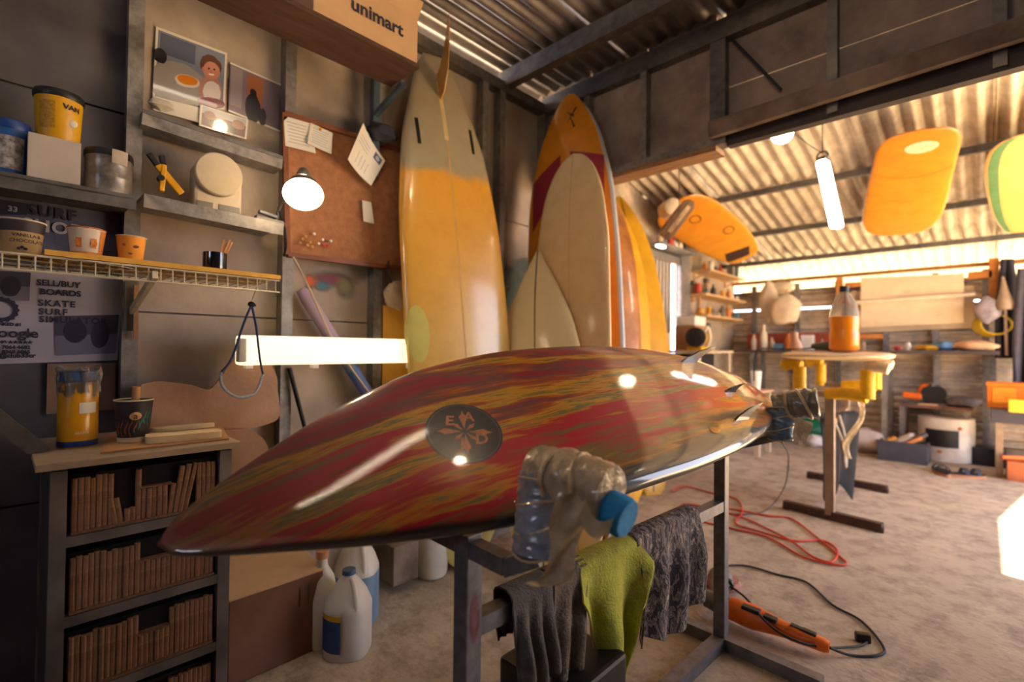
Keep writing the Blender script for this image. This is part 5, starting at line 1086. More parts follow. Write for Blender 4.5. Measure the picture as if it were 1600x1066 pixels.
rb = .075; hb = .38
MB().lathe(bp_, [(rb*.8, 0), (rb, .015), (rb, .10), (rb*.93, .12), (rb, .14), (rb, .20)], 28).build('liquid', mat('orange_drink', (226, 134, 10), .3, 0, .05, 10, coat=.4), t, smooth=50)
MB().lathe(bp_, [(rb, .20), (rb*.99, .22), (rb*.8, .28), (rb*.4, .335), (rb*.28, .35), (rb*.28, .37)], 28, False).build('bottle_neck', mat('clear_pet', (240, 232, 220), .1, 0, 0, trans=.8, ior=1.15), t, smooth=50)
MB().cyl(bp_+V((0, 0, .345)), bp_+V((0, 0, hb)), rb*.33, n=16).build('cap', blackm, t, smooth=40)
tp = CAM+ray(1296, 548)*(3.55/ray(1296, 548).y); tp.z = zt_+.03
t = thing('rotary_sander', 'dark cordless tool lying on the blank left of the bottle', 'power tool', tp-V((0, 0, .03)))
MB().lathe_axis(tp+V((-.10, .06, 0)), tp+V((.05, -.05, 0)), [(0, .018), (.4, .024), (.7, .030), (1, .030)], 18).build('body', mat('teal_dark', (44, 62, 62), .5, 0, .2, 20), t, smooth=50); MB().cyl(tp+V((.05, -.05, 0)), tp+V((.075, -.068, 0)), .03, .026, 18).build('nose', blackm, t, smooth=40)
MB().tube(spline([tp+V((-.10, .06, -.01)), tp+V((-.18, .0, -.02)), tp+V((-.26, -.12, -.02)), tp+V((-.31, -.28, -.022)), tp+V((-.33, -.33, -.08)), tp+V((-.33, -.34, -.22))], 6), .004, 6).build('cable', blackr, t, smooth=60)
mp_ = CAM+ray(1246, 540)*(3.7/ray(1246, 540).y); mp_.z = zt_
MB().lathe_axis(mp_, mp_+V((-.02, .0, .12)), [(0, .035), (.3, .032), (.7, .02), (1, .026)], 14).build('resin_cup', mat('pink_cup', (206, 160, 130), .6), label='tapered tan cup standing on the left end of the blank', cat='cup', smooth=50)
for x_, y_, m_, l_ in ((1252, 545, mat('tape_tan', (196, 170, 130), .6), 'flat tan roll'),): pass

# ================================================================= hanging boards and lamps in the back room
def roof_hit(px, py, dz):
    d = ray(px, py); tt = (2.845+.208*2.26-dz-1)/(d.z+.208*d.y); return CAM+d*tt
def hung(label, n_px, f_px, W, m, extra=None, drop=.16, H_=None, nn=(.0, -.2, -1)):
    a, b_ = roof_hit(*n_px, drop), roof_hit(*f_px, drop); e = (b_-a); L = e.length; e.normalize(); n3 = V(nn); n3 = (n3-e*n3.dot(e)).normalized()
    mt = frame(e, n3.cross(e), n3, (a+b_)/2); t = thing('hanging_board', label, 'surfboard', mtx=mt); bb, s_, h_ = board_body(L, W, .05, SLB, H_ or [0, .3, .5, .74, .92, 1, .99, .94, .82, .66, .56, .35], -.03, -.03, 2.8, 40, 24)
    bb.build('board_body', m, t, local=True, smooth=60)
    for k in (-.25, .25): 
        p = mt @ V((k*L, 0, -.02)); MB().cyl(p, V((p.x, p.y, roofz(p.y)-.01)), .003, n=6).build('hanger', blackr, t)
    if extra: extra(t, s_, h_, L)
    return t
ym = board_mat('hung_yellow', [(0, (186, 112, 30)), (.4, (212, 136, 24)), (1, (214, 148, 40))], 1.6, .3, .4, .4, .2)
def ex1(t, s_, h_, L):
    patch(s_, [(-L/2+.20+.07*math.cos(i*PI/10), .02+.085*math.sin(i*PI/10)) for i in range(20)], .001).build('oval_sticker', mat('sticker_white', (220, 196, 160), .5, 0, .3, 60), t, local=True)
    b = MB(); b.grid(lambda u, v: s_(-L/2+.5+.10*math.sin(u*3), (u-.5)*.42, 1, .0008)+V((.006*v, 0, 0)), 20, 1); b.build('crack_line', strd, t, local=True)
hung('round amber board hanging under the roof beside the tube lamp', (1440, 195), (1402, 362), .45, ym, ex1, H_=[0, .34, .58, .8, .94, 1, 1.06, 1.12, 1.14, 1.0, .8, .5])
def ex2(t, s_, h_, L):
    b = MB(); b.grid(lambda u, v: s_(-L/2+.03+(L-.06)*u, -h_((.03+(L-.06)*u)/L)*(.70+.22*v), 1, .001), 50, 3); b.build('green_stripe', mat('stripe_green', (96, 140, 96), .45), t, local=True)
    b = MB(); b.grid(lambda u, v: s_(-L/2+.03+(L-.06)*u, h_((.03+(L-.06)*u)/L)*(.70+.22*v), 1, .001), 50, 3); b.build('green_stripe', mat('stripe_green', (96, 140, 96), .45), t, local=True)
hung('pale yellow board with green edge stripe at the right edge of the roof', (1622, 196), (1606, 356), .46, board_mat('hung_pale', [(0, (226, 190, 120)), (1, (226, 186, 110))], 1.6, .3, .4, .4, .1), ex2)
def ex3(t, s_, h_, L):
    patch(s_, dense([(L/2-.30, -.10), (L/2-.12, -.17), (L/2-.05, .05), (L/2-.20, .12)]), .001).build('dark_patch', mat('dark_sticker', (60, 40, 34), .5), t, local=True)
    for x_, y_ in ((-.35, .02), (.1, .12)):
        b = MB(); b.grid(lambda u, v: s_(x_+(.07-.012*v)*math.cos(2*PI*u), y_+(.05-.010*v)*math.sin(2*PI*u), 1, .001), 24, 1); b.build('ring_print', mat('dark_sticker', (60, 40, 34), .5), t, local=True)
hung('amber board with dark patch hanging by the left wall of the back room', (1046, 316), (1166, 400), .52, ym, ex3, .16, nn=(.45, -.7, -1))
d0, d1 = at(1036, 372, 3.6), at(1081, 313, 3.45); e = (d1-d0).normalized(); n3 = (CAM-d0).normalized()+V((0, 0, -.4)); n3 = (n3-e*n3.dot(e)).normalized()
t = thing('skate_deck', 'worn brown skate deck hanging before the amber board', 'deck', mtx=frame(e, n3.cross(e), n3, (d0+d1)/2)); L = (d1-d0).length
bb, s_, h_ = board_body(L, .11, .02, SLB, [0, .4, .62, .85, .97, 1, 1, .98, .92, .75, .55, .3], 0, 0, 3, 30, 18); bb.build('deck', mat('worn_brown', (128, 96, 70), .7, 0, .5, 12, stretch=(1, 8, 1)), t, local=True, smooth=60); inlay(s_, h_, L, -L/2+.06, L/2-.04, .45, mat('worn_pale', (190, 160, 122), .7, 0, .4, 15), t, 'worn_strip', -1, .3)
p_ = (d0+d1)/2+V((.0, .03, .06)); MB().cyl(p_, V((p_.x, p_.y, roofz(p_.y)-.01)), .003, n=6).build('hanger', blackr, t)
rp = at(1046, 326, 3.9); MB().lathe_axis(rp-V((.07, -.05, 0)), rp+V((.06, -.04, 0)), [(0, .05), (.1, .065), (.9, .07), (1, .05)], 18).build('paper_roll', mat('paper_roll', (206, 184, 152), .7, 0, .15, 20), label='pale rolled paper tucked under the roof behind the skate deck', cat='roll', smooth=50)
# tube lamp and bulb
l0, l1 = at(1285, 252, 3.05), at(1308, 356, 2.95)
t = thing('tube_lamp', 'lit white tube lamp hanging slanted under the back roof', 'light', l1)
MB().bar(l0, l1, .075, .045, bev=.015).build('tube', mat('tube_glow', (255, 250, 240), .4, 0, 0, emit=(255, 246, 230), es=22), t)
MB().tube([l0+V((.03*math.cos(a), 0, .03+.03*math.sin(a))) for a in [i*PI/8 for i in range(16)]], .006, 6, True).build('hanging_ring', galvd, t)
MB().bar(l0+V((0, 0, .0)), l0+V((-.003, 0, .02)), .07, .05).build('end_cap', galvd, t)
tp_ = l0+V((0, 0, .05)); MB().tube(spline([tp_, at(1262, 225, 2.95), at(1238, 205, 2.85)], 5), .003, 6).build('cable', blackr, t, smooth=60); MB().cyl(tp_, V((tp_.x, tp_.y, roofz(tp_.y)-.01)), .003, n=6).build('hanger', blackr, t)
bq = onY(1222, 208, PY+.22); t = thing('bulb_lamp', 'round white bulb glowing just behind the header beam', 'light', bq)
MB().ball(bq, .048, 18).build('bulb', mat('globe_glow', (255, 250, 235), .4, 0, 0, emit=(255, 236, 200), es=34), t, smooth=60); MB().cyl(bq+V((0, 0, .035)), V((bq.x, bq.y, roofz(bq.y))), .014, n=12).build('socket', whitepl, t)

# ================================================================= far wall things
def fw(px, py, Y=FY-.08): return onY(px, py, Y)
bn = mat('banner_cloth', (224, 200, 164), .8, 0, .06, 6)
b = MB(); b.grid(lambda u, v: fw(1345+u*161, 512-v*78-u*7, FY-.10)+V((0, -.025*math.sin(u*4+v*9)*math.sin(v*7), 0)), 24, 16, .003); b.build('cloth_banner', bn, label='cream cloth hung flat across the far corrugated wall', cat='cloth', smooth=60)
b = MB(); b.grid(lambda u, v: fw(1330+u*192, 521-v*66-u*9, FY-.065)+V((0, -.012*math.sin(u*9+v*4), 0)), 24, 10, .003); b.build('under_sheet', mat('banner_grey_cloth', (196, 172, 140), .8, 0, .08, 6), label='duller cloth sheet showing below and beside the cream banner', cat='cloth', smooth=60)
MB().cyl(fw(1322, 474, FY-.12), fw(1524, 460, FY-.12), .022, n=14).build('white_tube', mat('tube_cream', (226, 206, 176), .6), label='pale tube behind the banner sticking out on both sides', cat='tube', smooth=40)
wb_ = mat('white_bag', (226, 204, 170), .7, 0, .12, 8, .4, 30)
for lab, cx_, cy_, rx_, rz_, rot, Y_ in (('tall white bag hanging at the left of the far wall', 1201, 470, 11, 31, 0, 6.30), ('tilted white bag hanging beside the tall one', 1226, 484, 19, 24, .3, 6.2), ('small white cloth hung above the tilted bag', 1222, 449, 15, 10, 0, 6.34)):
    p = fw(cx_, cy_, Y_); k = Y_/ray(cx_, cy_).y/FPX; t = thing('hanging_bag', lab, 'bag', p-V((0, 0, rz_*k)))
    b = MB(); b.ball(p, 1, 18, rx_*k*1.15, .05, rz_*k, .07, int(cx_))
    b.v = [p+M.Rotation(rot, 3, 'Y') @ (q-p) for q in b.v]; b.build('bag_body', wb_, t, smooth=60)
    MB().tube([p+V((0, 0, rz_*k*.9)), V((p.x, FY-.06, zb-.02))], .006, 6).build('strap', mat('strap_tan', (170, 140, 100), .8), t)
MB().bx(fw(1312, 470, FY-.09)-V((.03, .02, .16)), fw(1312, 470, FY-.09)+V((.03, .03, .25))).build('timber_batten', mat('orange_timber', (190, 120, 52), .7, 0, .2, 8), label='orange timber batten upright on the far wall above the bottle', cat='timber')
MB().bx(fw(1320, 446, FY-.09)-V((.0, .02, .025)), fw(1345, 444, FY-.09)+V((0, .02, .025))).build('timber_batten', mat('orange_timber', (190, 120, 52)), label='short orange timber arm just left of the banner', cat='timber')
MB().bx(fw(1553, 412, FY-.10)-V((.035, .02, .34)), fw(1553, 412, FY-.10)+V((.035, .03, .05))).build('timber_batten', mat('orange_timber', (190, 120, 52)), label='orange timber post near the right end of the far wall', cat='timber')
MB().bx(fw(1512, 433, FY-.10)-V((0, .02, .02)), fw(1550, 426, FY-.10)+V((0, .03, .02))).build('timber_batten', mat('orange_timber', (190, 120, 52)), label='orange timber rail joining the banner to the post', cat='timber')
# yellow hose, jackets, cone
hc = fw(1549, 508, FY-.15); t = thing('hose_coil', 'yellow hose coiled on the far wall under a clear bag', 'hose', hc-V((0, 0, .14)))
for k in range(4): MB().tube([hc+V(((.125-.008*k)*math.cos(a)+.01*k, -.02*k, (.105-.006*k)*math.sin(a))) for a in [i*PI/16 for i in range(32)]], .009, 7, True).build('hose_turn', mat('hose_yellow', (206, 172, 22), .5), t, smooth=60)
hc2 = fw(1544, 484, FY-.24); MB().ball(hc2, .12, 18, .75, .4, 1, .08, 6).build('clear_bag', mat('hazy_bag', (150, 140, 150), .4, 0, .3, 12), label='hazy plastic bag hung in front of the yellow hose', cat='bag', smooth=60)
def drape(name, label, px0, px1, py0, py1, Y, m, cat, topw=.5):
    b = MB(); b.grid(lambda u, v: fw((px0+px1)/2+(u-.5)*(px1-px0)*(topw+(1-topw)*min(1, v*1.8)), py0+(py1-py0)*v, Y-.03*math.sin(u*10+v)*(.4+v)), 14, 12, .012); return b.build(name, m, label=label, cat=cat, smooth=60)
drape('work_jacket', 'dark jacket hanging at the right edge of the far wall', 1556, 1592, 405, 560, FY-.16, mat('jacket_dark', (44, 42, 52), .9, 0, .2, 10), 'jacket', .45)
drape('grey_overall', 'grey overall hanging lowest beside the dark jacket', 1584, 1622, 420, 600, FY-.30, mat('overall_grey', (66, 62, 72), .9, 0, .2, 10), 'overall', .6)
cn = fw(1571, 484, FY-.26); MB().lathe_axis(fw(1567, 432, FY-.26), cn, [(0, .008), (.5, .035), (.85, .065), (1, .055)], 18).build('cloth_cone', mat('cone_tan', (150, 128, 106), .8), label='tan cone-shaped funnel hanging beside the hose', cat='funnel', smooth=50)
MB().bar(cn, fw(1573, 556, FY-.26), .02, .02).build('funnel_pole', stm, label='thin pole hanging below the tan funnel', cat='pole')

def bench(name, label, x0, x1, y0, y1, z, m, legs, th_=.03, cat='bench', legm=None, rear=False):
    t = thing(name, label, cat, ((x0+x1)/2, (y0+y1)/2, 0)); MB().bx((x0, y0, z-th_), (x1, y1, z), .003).build('top', m, t)
    for x in legs:
        for y in ((y1-.04,) if rear else (y0+.04, y1-.04)): MB().bx((x-.022, y-.022, 0), (x+.022, y+.022, z-th_)).build('leg', legm or galv, t)
    return t
dkb = mat('dark_bench', (70, 58, 56), .6, 0, .2, 10)
bx0, bx1 = onY(1400, 548, 6.0).x, onY(1562, 552, 6.0).x; zr = onY(1480, 548, 5.95).z
bench('work_bench', 'long dark work bench under the banner at the far wall', bx0, bx1, 5.95, 6.42, zr, dkb, (bx0+.28, bx1-.04), .035, rear=True)
lx0, lx1 = BX+.05, onY(1392, 546, 6.0).x; zl = onY(1190, 547, 6.0).z
bench('work_bench', 'dark bench along the left part of the far wall', lx0, lx1, 5.95, 6.42, zl, dkb, (lx0+.35, (lx0+lx1)/2, lx1-.05))
def blob(name, label, px, py, rx_, rz_, Y, m, cat, ry=.08, noise=.1, z=None, seed=1):
    p = onY(px, py, Y); k = (p-CAM).dot(FW)/FPX; zz = rz_*k
    if z is not None: p.z = z+zz*.8
    return MB().ball(p, 1, 18, rx_*k*.95, ry, zz, noise, seed, flat=-zz*.8).build(name, m, label=label, cat=cat, smooth=60)
blob('folded_cloth', 'yellow cloth heap on the work bench under the banner', 1448, 545, 17, 5, 6.15, mat('cloth_yellow', (206, 150, 30), .8), 'cloth', .1, .12, zr)
blob('folded_cloth', 'blue and white cloth heap on the work bench', 1475, 541, 18, 8, 6.2, mat('cloth_blue', (90, 130, 170), .8, 0, .4, 14), 'cloth', .1, .12, zr, 3)
blob('folded_cloth', 'peach cloth heap at the right end of the work bench', 1525, 541, 28, 9, 6.15, mat('cloth_peach', (206, 160, 120), .8), 'cloth', .12, .1, zr, 5)
p = onY(1419, 540, 6.15); MB().lathe(V((p.x, p.y, zr)), [(.024, 0), (.024, .05), (.018, .055), (.018, .08)], 16).build('small_jar', whitepl, label='small white jar on the work bench below the banner', cat='jar', smooth=40)
p = onY(1402, 546, 6.1); MB().ball(V((p.x, p.y, zr+.02)), .025, 12, 1.3, 1, .8, .05).build('red_ball', mat('knob_red', (190, 50, 50), .5), label='small red ball at the left end of the work bench', cat='ball', smooth=60)
# shelf bracket board behind bottle
MB().bx(onY(1338, 528, 6.3)-V((0, .06, .012)), onY(1379, 524, 6.3)+V((0, .06, .012))).build('ledge_board', mat('orange_timber', (190, 120, 52)), label='orange ledge board behind the bottle', cat='ledge')
q = onY(1349, 537, 6.3); MB().cyl(V((q.x, q.y, zl-.02)), q+V((0, 0, .02)), .02, n=12).build('ledge_post', mat('post_cream', (206, 176, 134), .7), label='short cream post holding up the orange ledge', cat='post')
# left far bench clutter: red tray, bottles, tubs
rx0, rx1 = onY(1168, 520, 6.36).x, onY(1310, 520, 6.36).x
t = thing('red_rack', 'long red backing rack along the far bench', 'rack', ((rx0+rx1)/2, 6.36, zl)); MB().bx((rx0, 6.35, zl+.001), (rx1, 6.37, zl+.20)).build('back_board', mat('rack_red', (158, 70, 46), .6, 0, .2, 8), t); MB().bx((rx0, 6.28, zl+.001), (rx1, 6.35, zl+.02)).build('tray', mat('rack_red', (158, 70, 46)), t)
stuffb = [(1178, 9, 24, (206, 186, 156), 'tall cream bottle on the far bench next to the post'), (1193, 12, 40, (214, 196, 166), 'pale pointed bottle on the far bench'), (1206, 9, 20, (196, 170, 140), 'short tan jar before the red rack'), (1217, 14, 10, (96, 140, 160), 'low teal box before the red rack'), (1232, 12, 26, (214, 120, 60), 'orange bottle before the red rack'), (1243, 9, 30, (214, 190, 170), 'slim cream bottle right of the orange one'), (1262, 18, 24, (206, 200, 196), 'white square tub on the far bench'), (1284, 10, 18, (150, 110, 90), 'brown pot near the dark tool')]
for x_, w_, h_, c_, lb_ in stuffb:
    p = onY(x_, 546, 6.14 if 'bench' in lb_ else 6.2); k = (p-CAM).dot(FW)/FPX; r_ = w_*k/2*.9; hh = h_*k; base = V((p.x, p.y, zl)); m_ = mat('clutter_%d_%d' % (x_, c_[0]), c_, .5, 0, .1, 12)
    if 'box' in lb_ or 'tub' in lb_: MB().bx(base-V((r_, r_*.8, 0)), base+V((r_, r_*.8, hh)), .004).build('storage_box', m_, label=lb_, cat='box')
    else: MB().lathe(base, [(r_*.9, 0), (r_, .006), (r_, hh*.6), (r_*.45, hh*.82), (r_*.4, hh)], 18).build('bench_bottle', m_, label=lb_, cat='bottle', smooth=50)

# ================================================================= left side of the back room: shelves and desk
def bw(px, py, X=BX+.06): return onX(px, py, X)
shm = mat('pale_shelf', (206, 166, 116), .7, 0, .1, 10)
shelf_rows = [((1088, 424), (1142, 436), 'upper'), ((1080, 462), (1146, 470), 'second'), ((1082, 492), (1140, 500), 'third')]
rr = random.Random(3); pal = [(214, 150, 40), (206, 186, 150), (190, 60, 40), (226, 210, 180), (120, 110, 100), (206, 120, 40), (90, 120, 130), (230, 220, 200), (60, 52, 50)]
kinds = ['small bottle', 'tin', 'jar', 'carton', 'tube']
cnames = ['amber', 'beige', 'red', 'ivory', 'grey', 'orange', 'teal', 'white', 'black']
for (x0, y0), (x1, y1), nm in shelf_rows:
    a, b_ = bw(x0, y0), bw(x1, y1); z = (a.z+b_.z)/2
    t = thing('wall_shelf', nm+' pale shelf board with small items on the back left wall', 'shelf', (BX+.09, a.y, z)); MB().bx((BX+.001, a.y, z-.022), (BX+.22, b_.y, z)).build('shelf_board', shm, t)
    for y in (a.y+.06, b_.y-.06): MB().bx((BX+.001, y-.01, z-.10), (BX+.02, y+.01, z-.022)).bar((BX+.01, y, z-.09), (BX+.18, y, z-.026), .012, .012).build('bracket', shm, t)
    n = 7
    for k in range(n):
        y = a.y+.06+(b_.y-a.y-.12)*k/(n-1); h_ = rr.uniform(.06, .15); r_ = rr.uniform(.02, .038); ci = rr.randrange(len(pal)); kd = kinds[rr.randrange(5)]; base = V((BX+.13+rr.uniform(-.03, .03), y, z)); m_ = mat('shelf_item_%d' % ci, pal[ci], .5, 0, .1, 12)
        lb_ = '%s %s %s on the %s back shelf' % (cnames[ci], kd, ['at the near end', 'second from the near end', 'third from the near end', 'in the middle', 'third from the far end', 'second from the far end', 'at the far end'][k], nm)
        if kd == 'carton': MB().bx(base-V((r_, r_, 0)), base+V((r_, r_, h_)), .002).build('shelf_carton', m_, label=lb_, cat='box')
        else: MB().lathe(base, [(r_*.92, 0), (r_, .004), (r_, h_*.62), (r_*(.9 if kd in ('tin', 'jar') else .4), h_*.8), (r_*(.9 if kd in ('tin', 'jar') else .35), h_)], 14).build('shelf_'+kd.split()[-1], m_, label=lb_, cat=kd.split()[-1], smooth=50)
# head shelf over the gate
za2 = gz+.05; t = thing('wall_shelf', 'grey shelf above the barred gate holding small bottles', 'shelf', (BX+.1, gy0, za2)); MB().bx((BX+.001, gy0, za2-.02), (BX+.20, sy1, za2)).build('shelf_board', galv, t)
MB().bx((BX+.13, gy0+.0, za2-.04), (BX+.17, gy0+.12, za2-.021)).build('lamp_strip', mat('strip_glow', (255, 250, 240), .4, 0, 0, emit=(255, 244, 225), es=6), t)
for k in range(6):
    y = gy0+.10+(sy1-gy0-.2)*k/5; h_ = rr.uniform(.07, .16); r_ = rr.uniform(.022, .035); ci = (k*5+1) % len(pal); MB().lathe(V((BX+.12, y, za2)), [(r_*.92, 0), (r_, .004), (r_, h_*.6), (r_*.4, h_*.8), (r_*.35, h_)], 14).build('shelf_bottle', mat('shelf_item_%d' % ci, pal[ci]), label='%s bottle above the gate, %s from the near end' % (cnames[ci], ['first', 'second', 'third', 'fourth', 'fifth', 'last'][k]), cat='bottle', smooth=50)
# hanging hand tools on the back left wall
for k, (px, py, l_) in enumerate([(1083, 446, 26), (1093, 452, 36), (1104, 442, 22), (1088, 512, 40), (1097, 515, 34), (1106, 512, 30)]):
    p = bw(px, py, BX+.03); kk = (p-CAM).dot(FW)/FPX; t = thing('hand_tool', ['short', 'long', 'stubby', 'tall', 'slim', 'thick'][k]+' pale handled tool hanging '+('above' if k < 3 else 'below')+' the third back shelf', 'tool', p-V((0, 0, l_*kk)))
    MB().cyl(p-V((0, 0, l_*kk)), p, .012, .016, 10).build('handle', mat('tool_wood', (200, 150, 96), .7), t, smooth=40); MB().bx(p+V((-.012, -.035, 0)), p+V((.02, .035, .05)), .004).build('head', galvd, t)
# desk by the left wall
dz_ = bw(1118, 548, -1.85).z; dy0, dy1 = onX(1094, 560, -1.75).y, onX(1146, 555, -1.75).y
bench('side_desk', 'small desk against the back left wall holding the yellow grinder', BX+.06, -1.75, dy0, dy1, dz_, mat('desk_top', (196, 168, 134), .7), (BX+.1, -1.79), .025, 'desk', mat('leg_cream', (196, 176, 146), .6))
MB().bx((BX+.1, dy0+.06, dz_-.26), (-1.82, dy0+(dy1-dy0)*.62, dz_-.03), .004).build('drawer_unit', blackm, label='black drawer unit under the small desk', cat='drawer unit')
q = V((-1.92, dy0+(dy1-dy0)*.45, dz_)); t = thing('bench_grinder', 'yellow and black bench grinder on the small desk', 'grinder', q)
MB().bx(q-V((.07, .09, 0)), q+V((.07, .09, .035)), .008).build('base', yellowm, t); MB().lathe_axis(q+V((0, -.07, .12)), q+V((0, .09, .12)), [(0, .05), (.1, .062), (.9, .062), (1, .05)], 20).build('motor', yellowm, t, smooth=50)
MB().lathe_axis(q+V((.03, -.14, .12)), q+V((.02, -.07, .12)), [(0, .06), (.2, .09), (.8, .09), (1, .07)], 22).build('wheel_guard', blackm, t, smooth=50); MB().tube(spline([q+V((0, .09, .13)), q+V((.03, .14, .22)), q+V((.03, .20, .12)), q+V((0, .2, .03))], 6), .018, 8).build('dust_hose', mat('hose_cream', (206, 186, 150), .7), t, smooth=60)
k1 = V((-2.08, dy1-.20, dz_)); t = thing('stacked_box', 'tan carton with blue label at the back of the small desk', 'box', k1); MB().bx(k1-V((.10, .15, 0)), k1+V((.10, .15, .24)), .004).build('box_body', cardb, t); MB().bx(k1+V((.1002, -.05, .10)), k1+V((.102, .12, .20))).build('blue_label', mat('label_cyan', (50, 120, 180), .5), t)
MB().bx(k1-V((.09, .13, -.241)), k1+V((.09, .13, .33)), .004).build('white_tub', whitepl, label='white tub stacked on the tan carton', cat='tub')
MB().bx((BX+.08, dy0+.05, dz_+.001), (BX+.14, dy0+.18, dz_+.36), .003).build('yellow_folder', mat('folder_amber', (214, 160, 60), .7), label='amber folder standing on the desk against the wall', cat='folder')
MB().bx((BX+.16, dy0+.04, dz_+.001), (BX+.24, dy0+.14, dz_+.16), .006).build('pale_canister', mat('canister_pale', (206, 186, 156), .6), label='pale canister standing at the near corner of the desk', cat='canister')
ps = onX(1182, 597, -1.62); zsf = .62
t = bench('low_shelf', 'low pale side table beyond the tail of the tie-dyed board', -1.98, -1.52, dy1+.05, dy1+.45, zsf, mat('pinkish_top', (206, 160, 130), .7), (-1.94, -1.56), .02, 'table', mat('leg_cream', (196, 176, 146)))
q = V((-1.60, dy1+.18, zsf)); MB().lathe(q, [(.035, 0), (.05, .19), (.046, .19), (.032, .01)], 20).build('white_cup', whitepl, label='tall white cup on the low pale side table', cat='cup', smooth=40)
q = V((-1.80, dy1+.2, zsf)); MB().ball(q+V((0, 0, .05)), .09, 16, 1, 1, .6, .12, 9, flat=-.05).build('rag_heap', mat('rag_cream', (206, 184, 156), .85), label='cream rag heap on the low pale side table', cat='rag', smooth=60)

# ================================================================= floor things at the far wall
def gp(px, py): return fl(px, py)
def bagf(label, px, py, rx_, rz_, m, seed, ry=.13):
    p = gp(px, py); k = (p-CAM).dot(FW)/FPX; z_ = rz_*k; return MB().ball(p+V((0, .05, z_*.85)), 1, 22, rx_*k*1.0, ry, z_, .10, seed, flat=-z_*.85).build('plastic_bag', m, label=label, cat='bag', smooth=60)
bagf('green plastic bag slumped on the floor beyond the far padded arm', 1262, 688, 24, 18, mat('green_bag', (16, 120, 84), .4, 0, .3, 12, .4, 30), 2)
bagf('small white bundle on the floor before the green bag', 1271, 699, 13, 10, mat('white_bundle', (214, 206, 204), .7), 3, .08)
bagf('large white plastic sack on the floor right of the stand', 1352, 708, 30, 20, mat('white_sack', (206, 190, 180), .5, 0, .1, 10, .3, 25), 4)
bagf('pale sack leaning behind the grey tub', 1385, 700, 14, 16, mat('pale_sack', (190, 176, 164), .6), 6)
p = gp(1412, 722); t = thing('storage_tub', 'grey plastic tub full of tools on the floor by the far wall', 'tub', p)
MB().bx(p+V((-.17, -.02, .0)), p+V((.15, .24, .012))).build('bottom', mat('tub_grey', (70, 68, 76), .6), t)
for a, b_ in (((-.19, -.04, .0), (.17, -.025, .17)), ((-.19, .245, 0), (.17, .26, .17)), ((-.19, -.025, 0), (-.175, .245, .17)), ((.155, -.025, 0), (.17, .245, .17))): MB().bx(p+V(a), p+V(b_), .004).build('wall_panel', mat('tub_grey', (70, 68, 76)), t)
MB().bx(p+V((-.2, -.05, .165)), p+V((.18, -.03, .185)), .004).build('rim', mat('tub_grey', (70, 68, 76)), t)
for k, (dx, dy, c_, l_) in enumerate([(-.12, .06, (214, 140, 30), 'amber'), (-.02, .1, (190, 170, 150), 'tan'), (.07, .05, (206, 120, 50), 'orange'), (.0, .17, (220, 210, 196), 'white'), (.1, .16, (90, 84, 88), 'charcoal')]):
    MB().bar(p+V((dx-.06, dy-.03, .14+.01*k)), p+V((dx+.05, dy+.04, .20+.012*k)), .035, .03, bev=.006).build('hand_tool', mat('tubtool_%d' % k, c_, .6), label=l_+' handled tool lying in the grey tub', cat='tool')
# tilted white appliance
p = gp(1470, 726); t = thing('broken_appliance', 'white metal drum with a dark torn opening beside the grey tub', 'appliance', p+V((0, .18, 0)))
c_ = p+V((0.02, .30, 0)); MB().lathe(c_, [(.19, 0), (.20, .01), (.205, .38), (.20, .40), (.18, .405)], 28).build('drum', mat('enamel_white', (206, 196, 186), .45, .1, .2, 6), t, smooth=40)
f_ = facing(c_); arc_label(t, c_, .203, .207, .14, .30, f_-.75, f_+.45, blackm, 'dark_opening', .003)
for q_ in (-.2, .5): MB().ball(c_+V((.205*math.cos(f_+q_), .205*math.sin(f_+q_), .32 if q_ > 0 else .10)), .018, 10, 1, 1, .8).build('rust_spot', mat('rust_orange', (196, 110, 50), .8), t, smooth=60)
# low table with orange drill behind it
zt2 = .52; p0 = onY(1405, 655, 6.0); t = bench('low_table', 'low rusty table with the orange drill at the far wall', onY(1400, 655, 6.05).x, onY(1520, 660, 6.05).x, 6.12, 6.42, .50, mat('rusty_top', (120, 84, 72), .7, 0, .3, 10), (onY(1408, 655, 6.05).x, onY(1510, 660, 6.05).x), .025, 'table')
q = onY(1437, 640, 6.22); q.z = .50; t = thing('orange_saw', 'orange and black power saw on the low rusty table', 'power tool', q)
MB().bar(q+V((-.13, 0, .09)), q+V((.02, 0, .075)), .07, .06, bev=.015).build('motor', orangem, t); MB().tube(spline([q+V((0, 0, .10)), q+V((.02, 0, .18)), q+V((.07, 0, .17)), q+V((.07, 0, .10))], 6), .018, 8).build('handle', orangem, t, smooth=60)
MB().lathe_axis(q+V((.10, -.03, .10)), q+V((.10, .03, .10)), [(0, .09), (.5, .10), (1, .09)], 24).build('blade_guard', blackm, t, smooth=40); MB().bx(q+V((-.14, -.06, .001)), q+V((.2, .06, .02))).build('base_plate', galvd, t)
MB().bar(q+V((.10, -.02, .20)), q+V((.22, .0, .03)), .02, .03).build('side_arm', galv, t)
q2 = onY(1502, 645, 6.24); MB().ball(V((q2.x, 6.24, .545)), 1, 18, .13, .1, .055, .1, 4, flat=-.044).build('mesh_bundle', mat('mesh_grey', (104, 98, 100), .8, 0, .3, 60), label='grey mesh bundle right of the power saw', cat='bundle', smooth=60)
MB().bx(V((onY(1452, 652, 6.14).x-.08, 6.13, .501)), V((onY(1452, 652, 6.14).x+.06, 6.17, .515))).build('pale_file', mat('file_pale', (206, 170, 130), .6), label='pale bar lying at the front of the low rusty table', cat='bar')
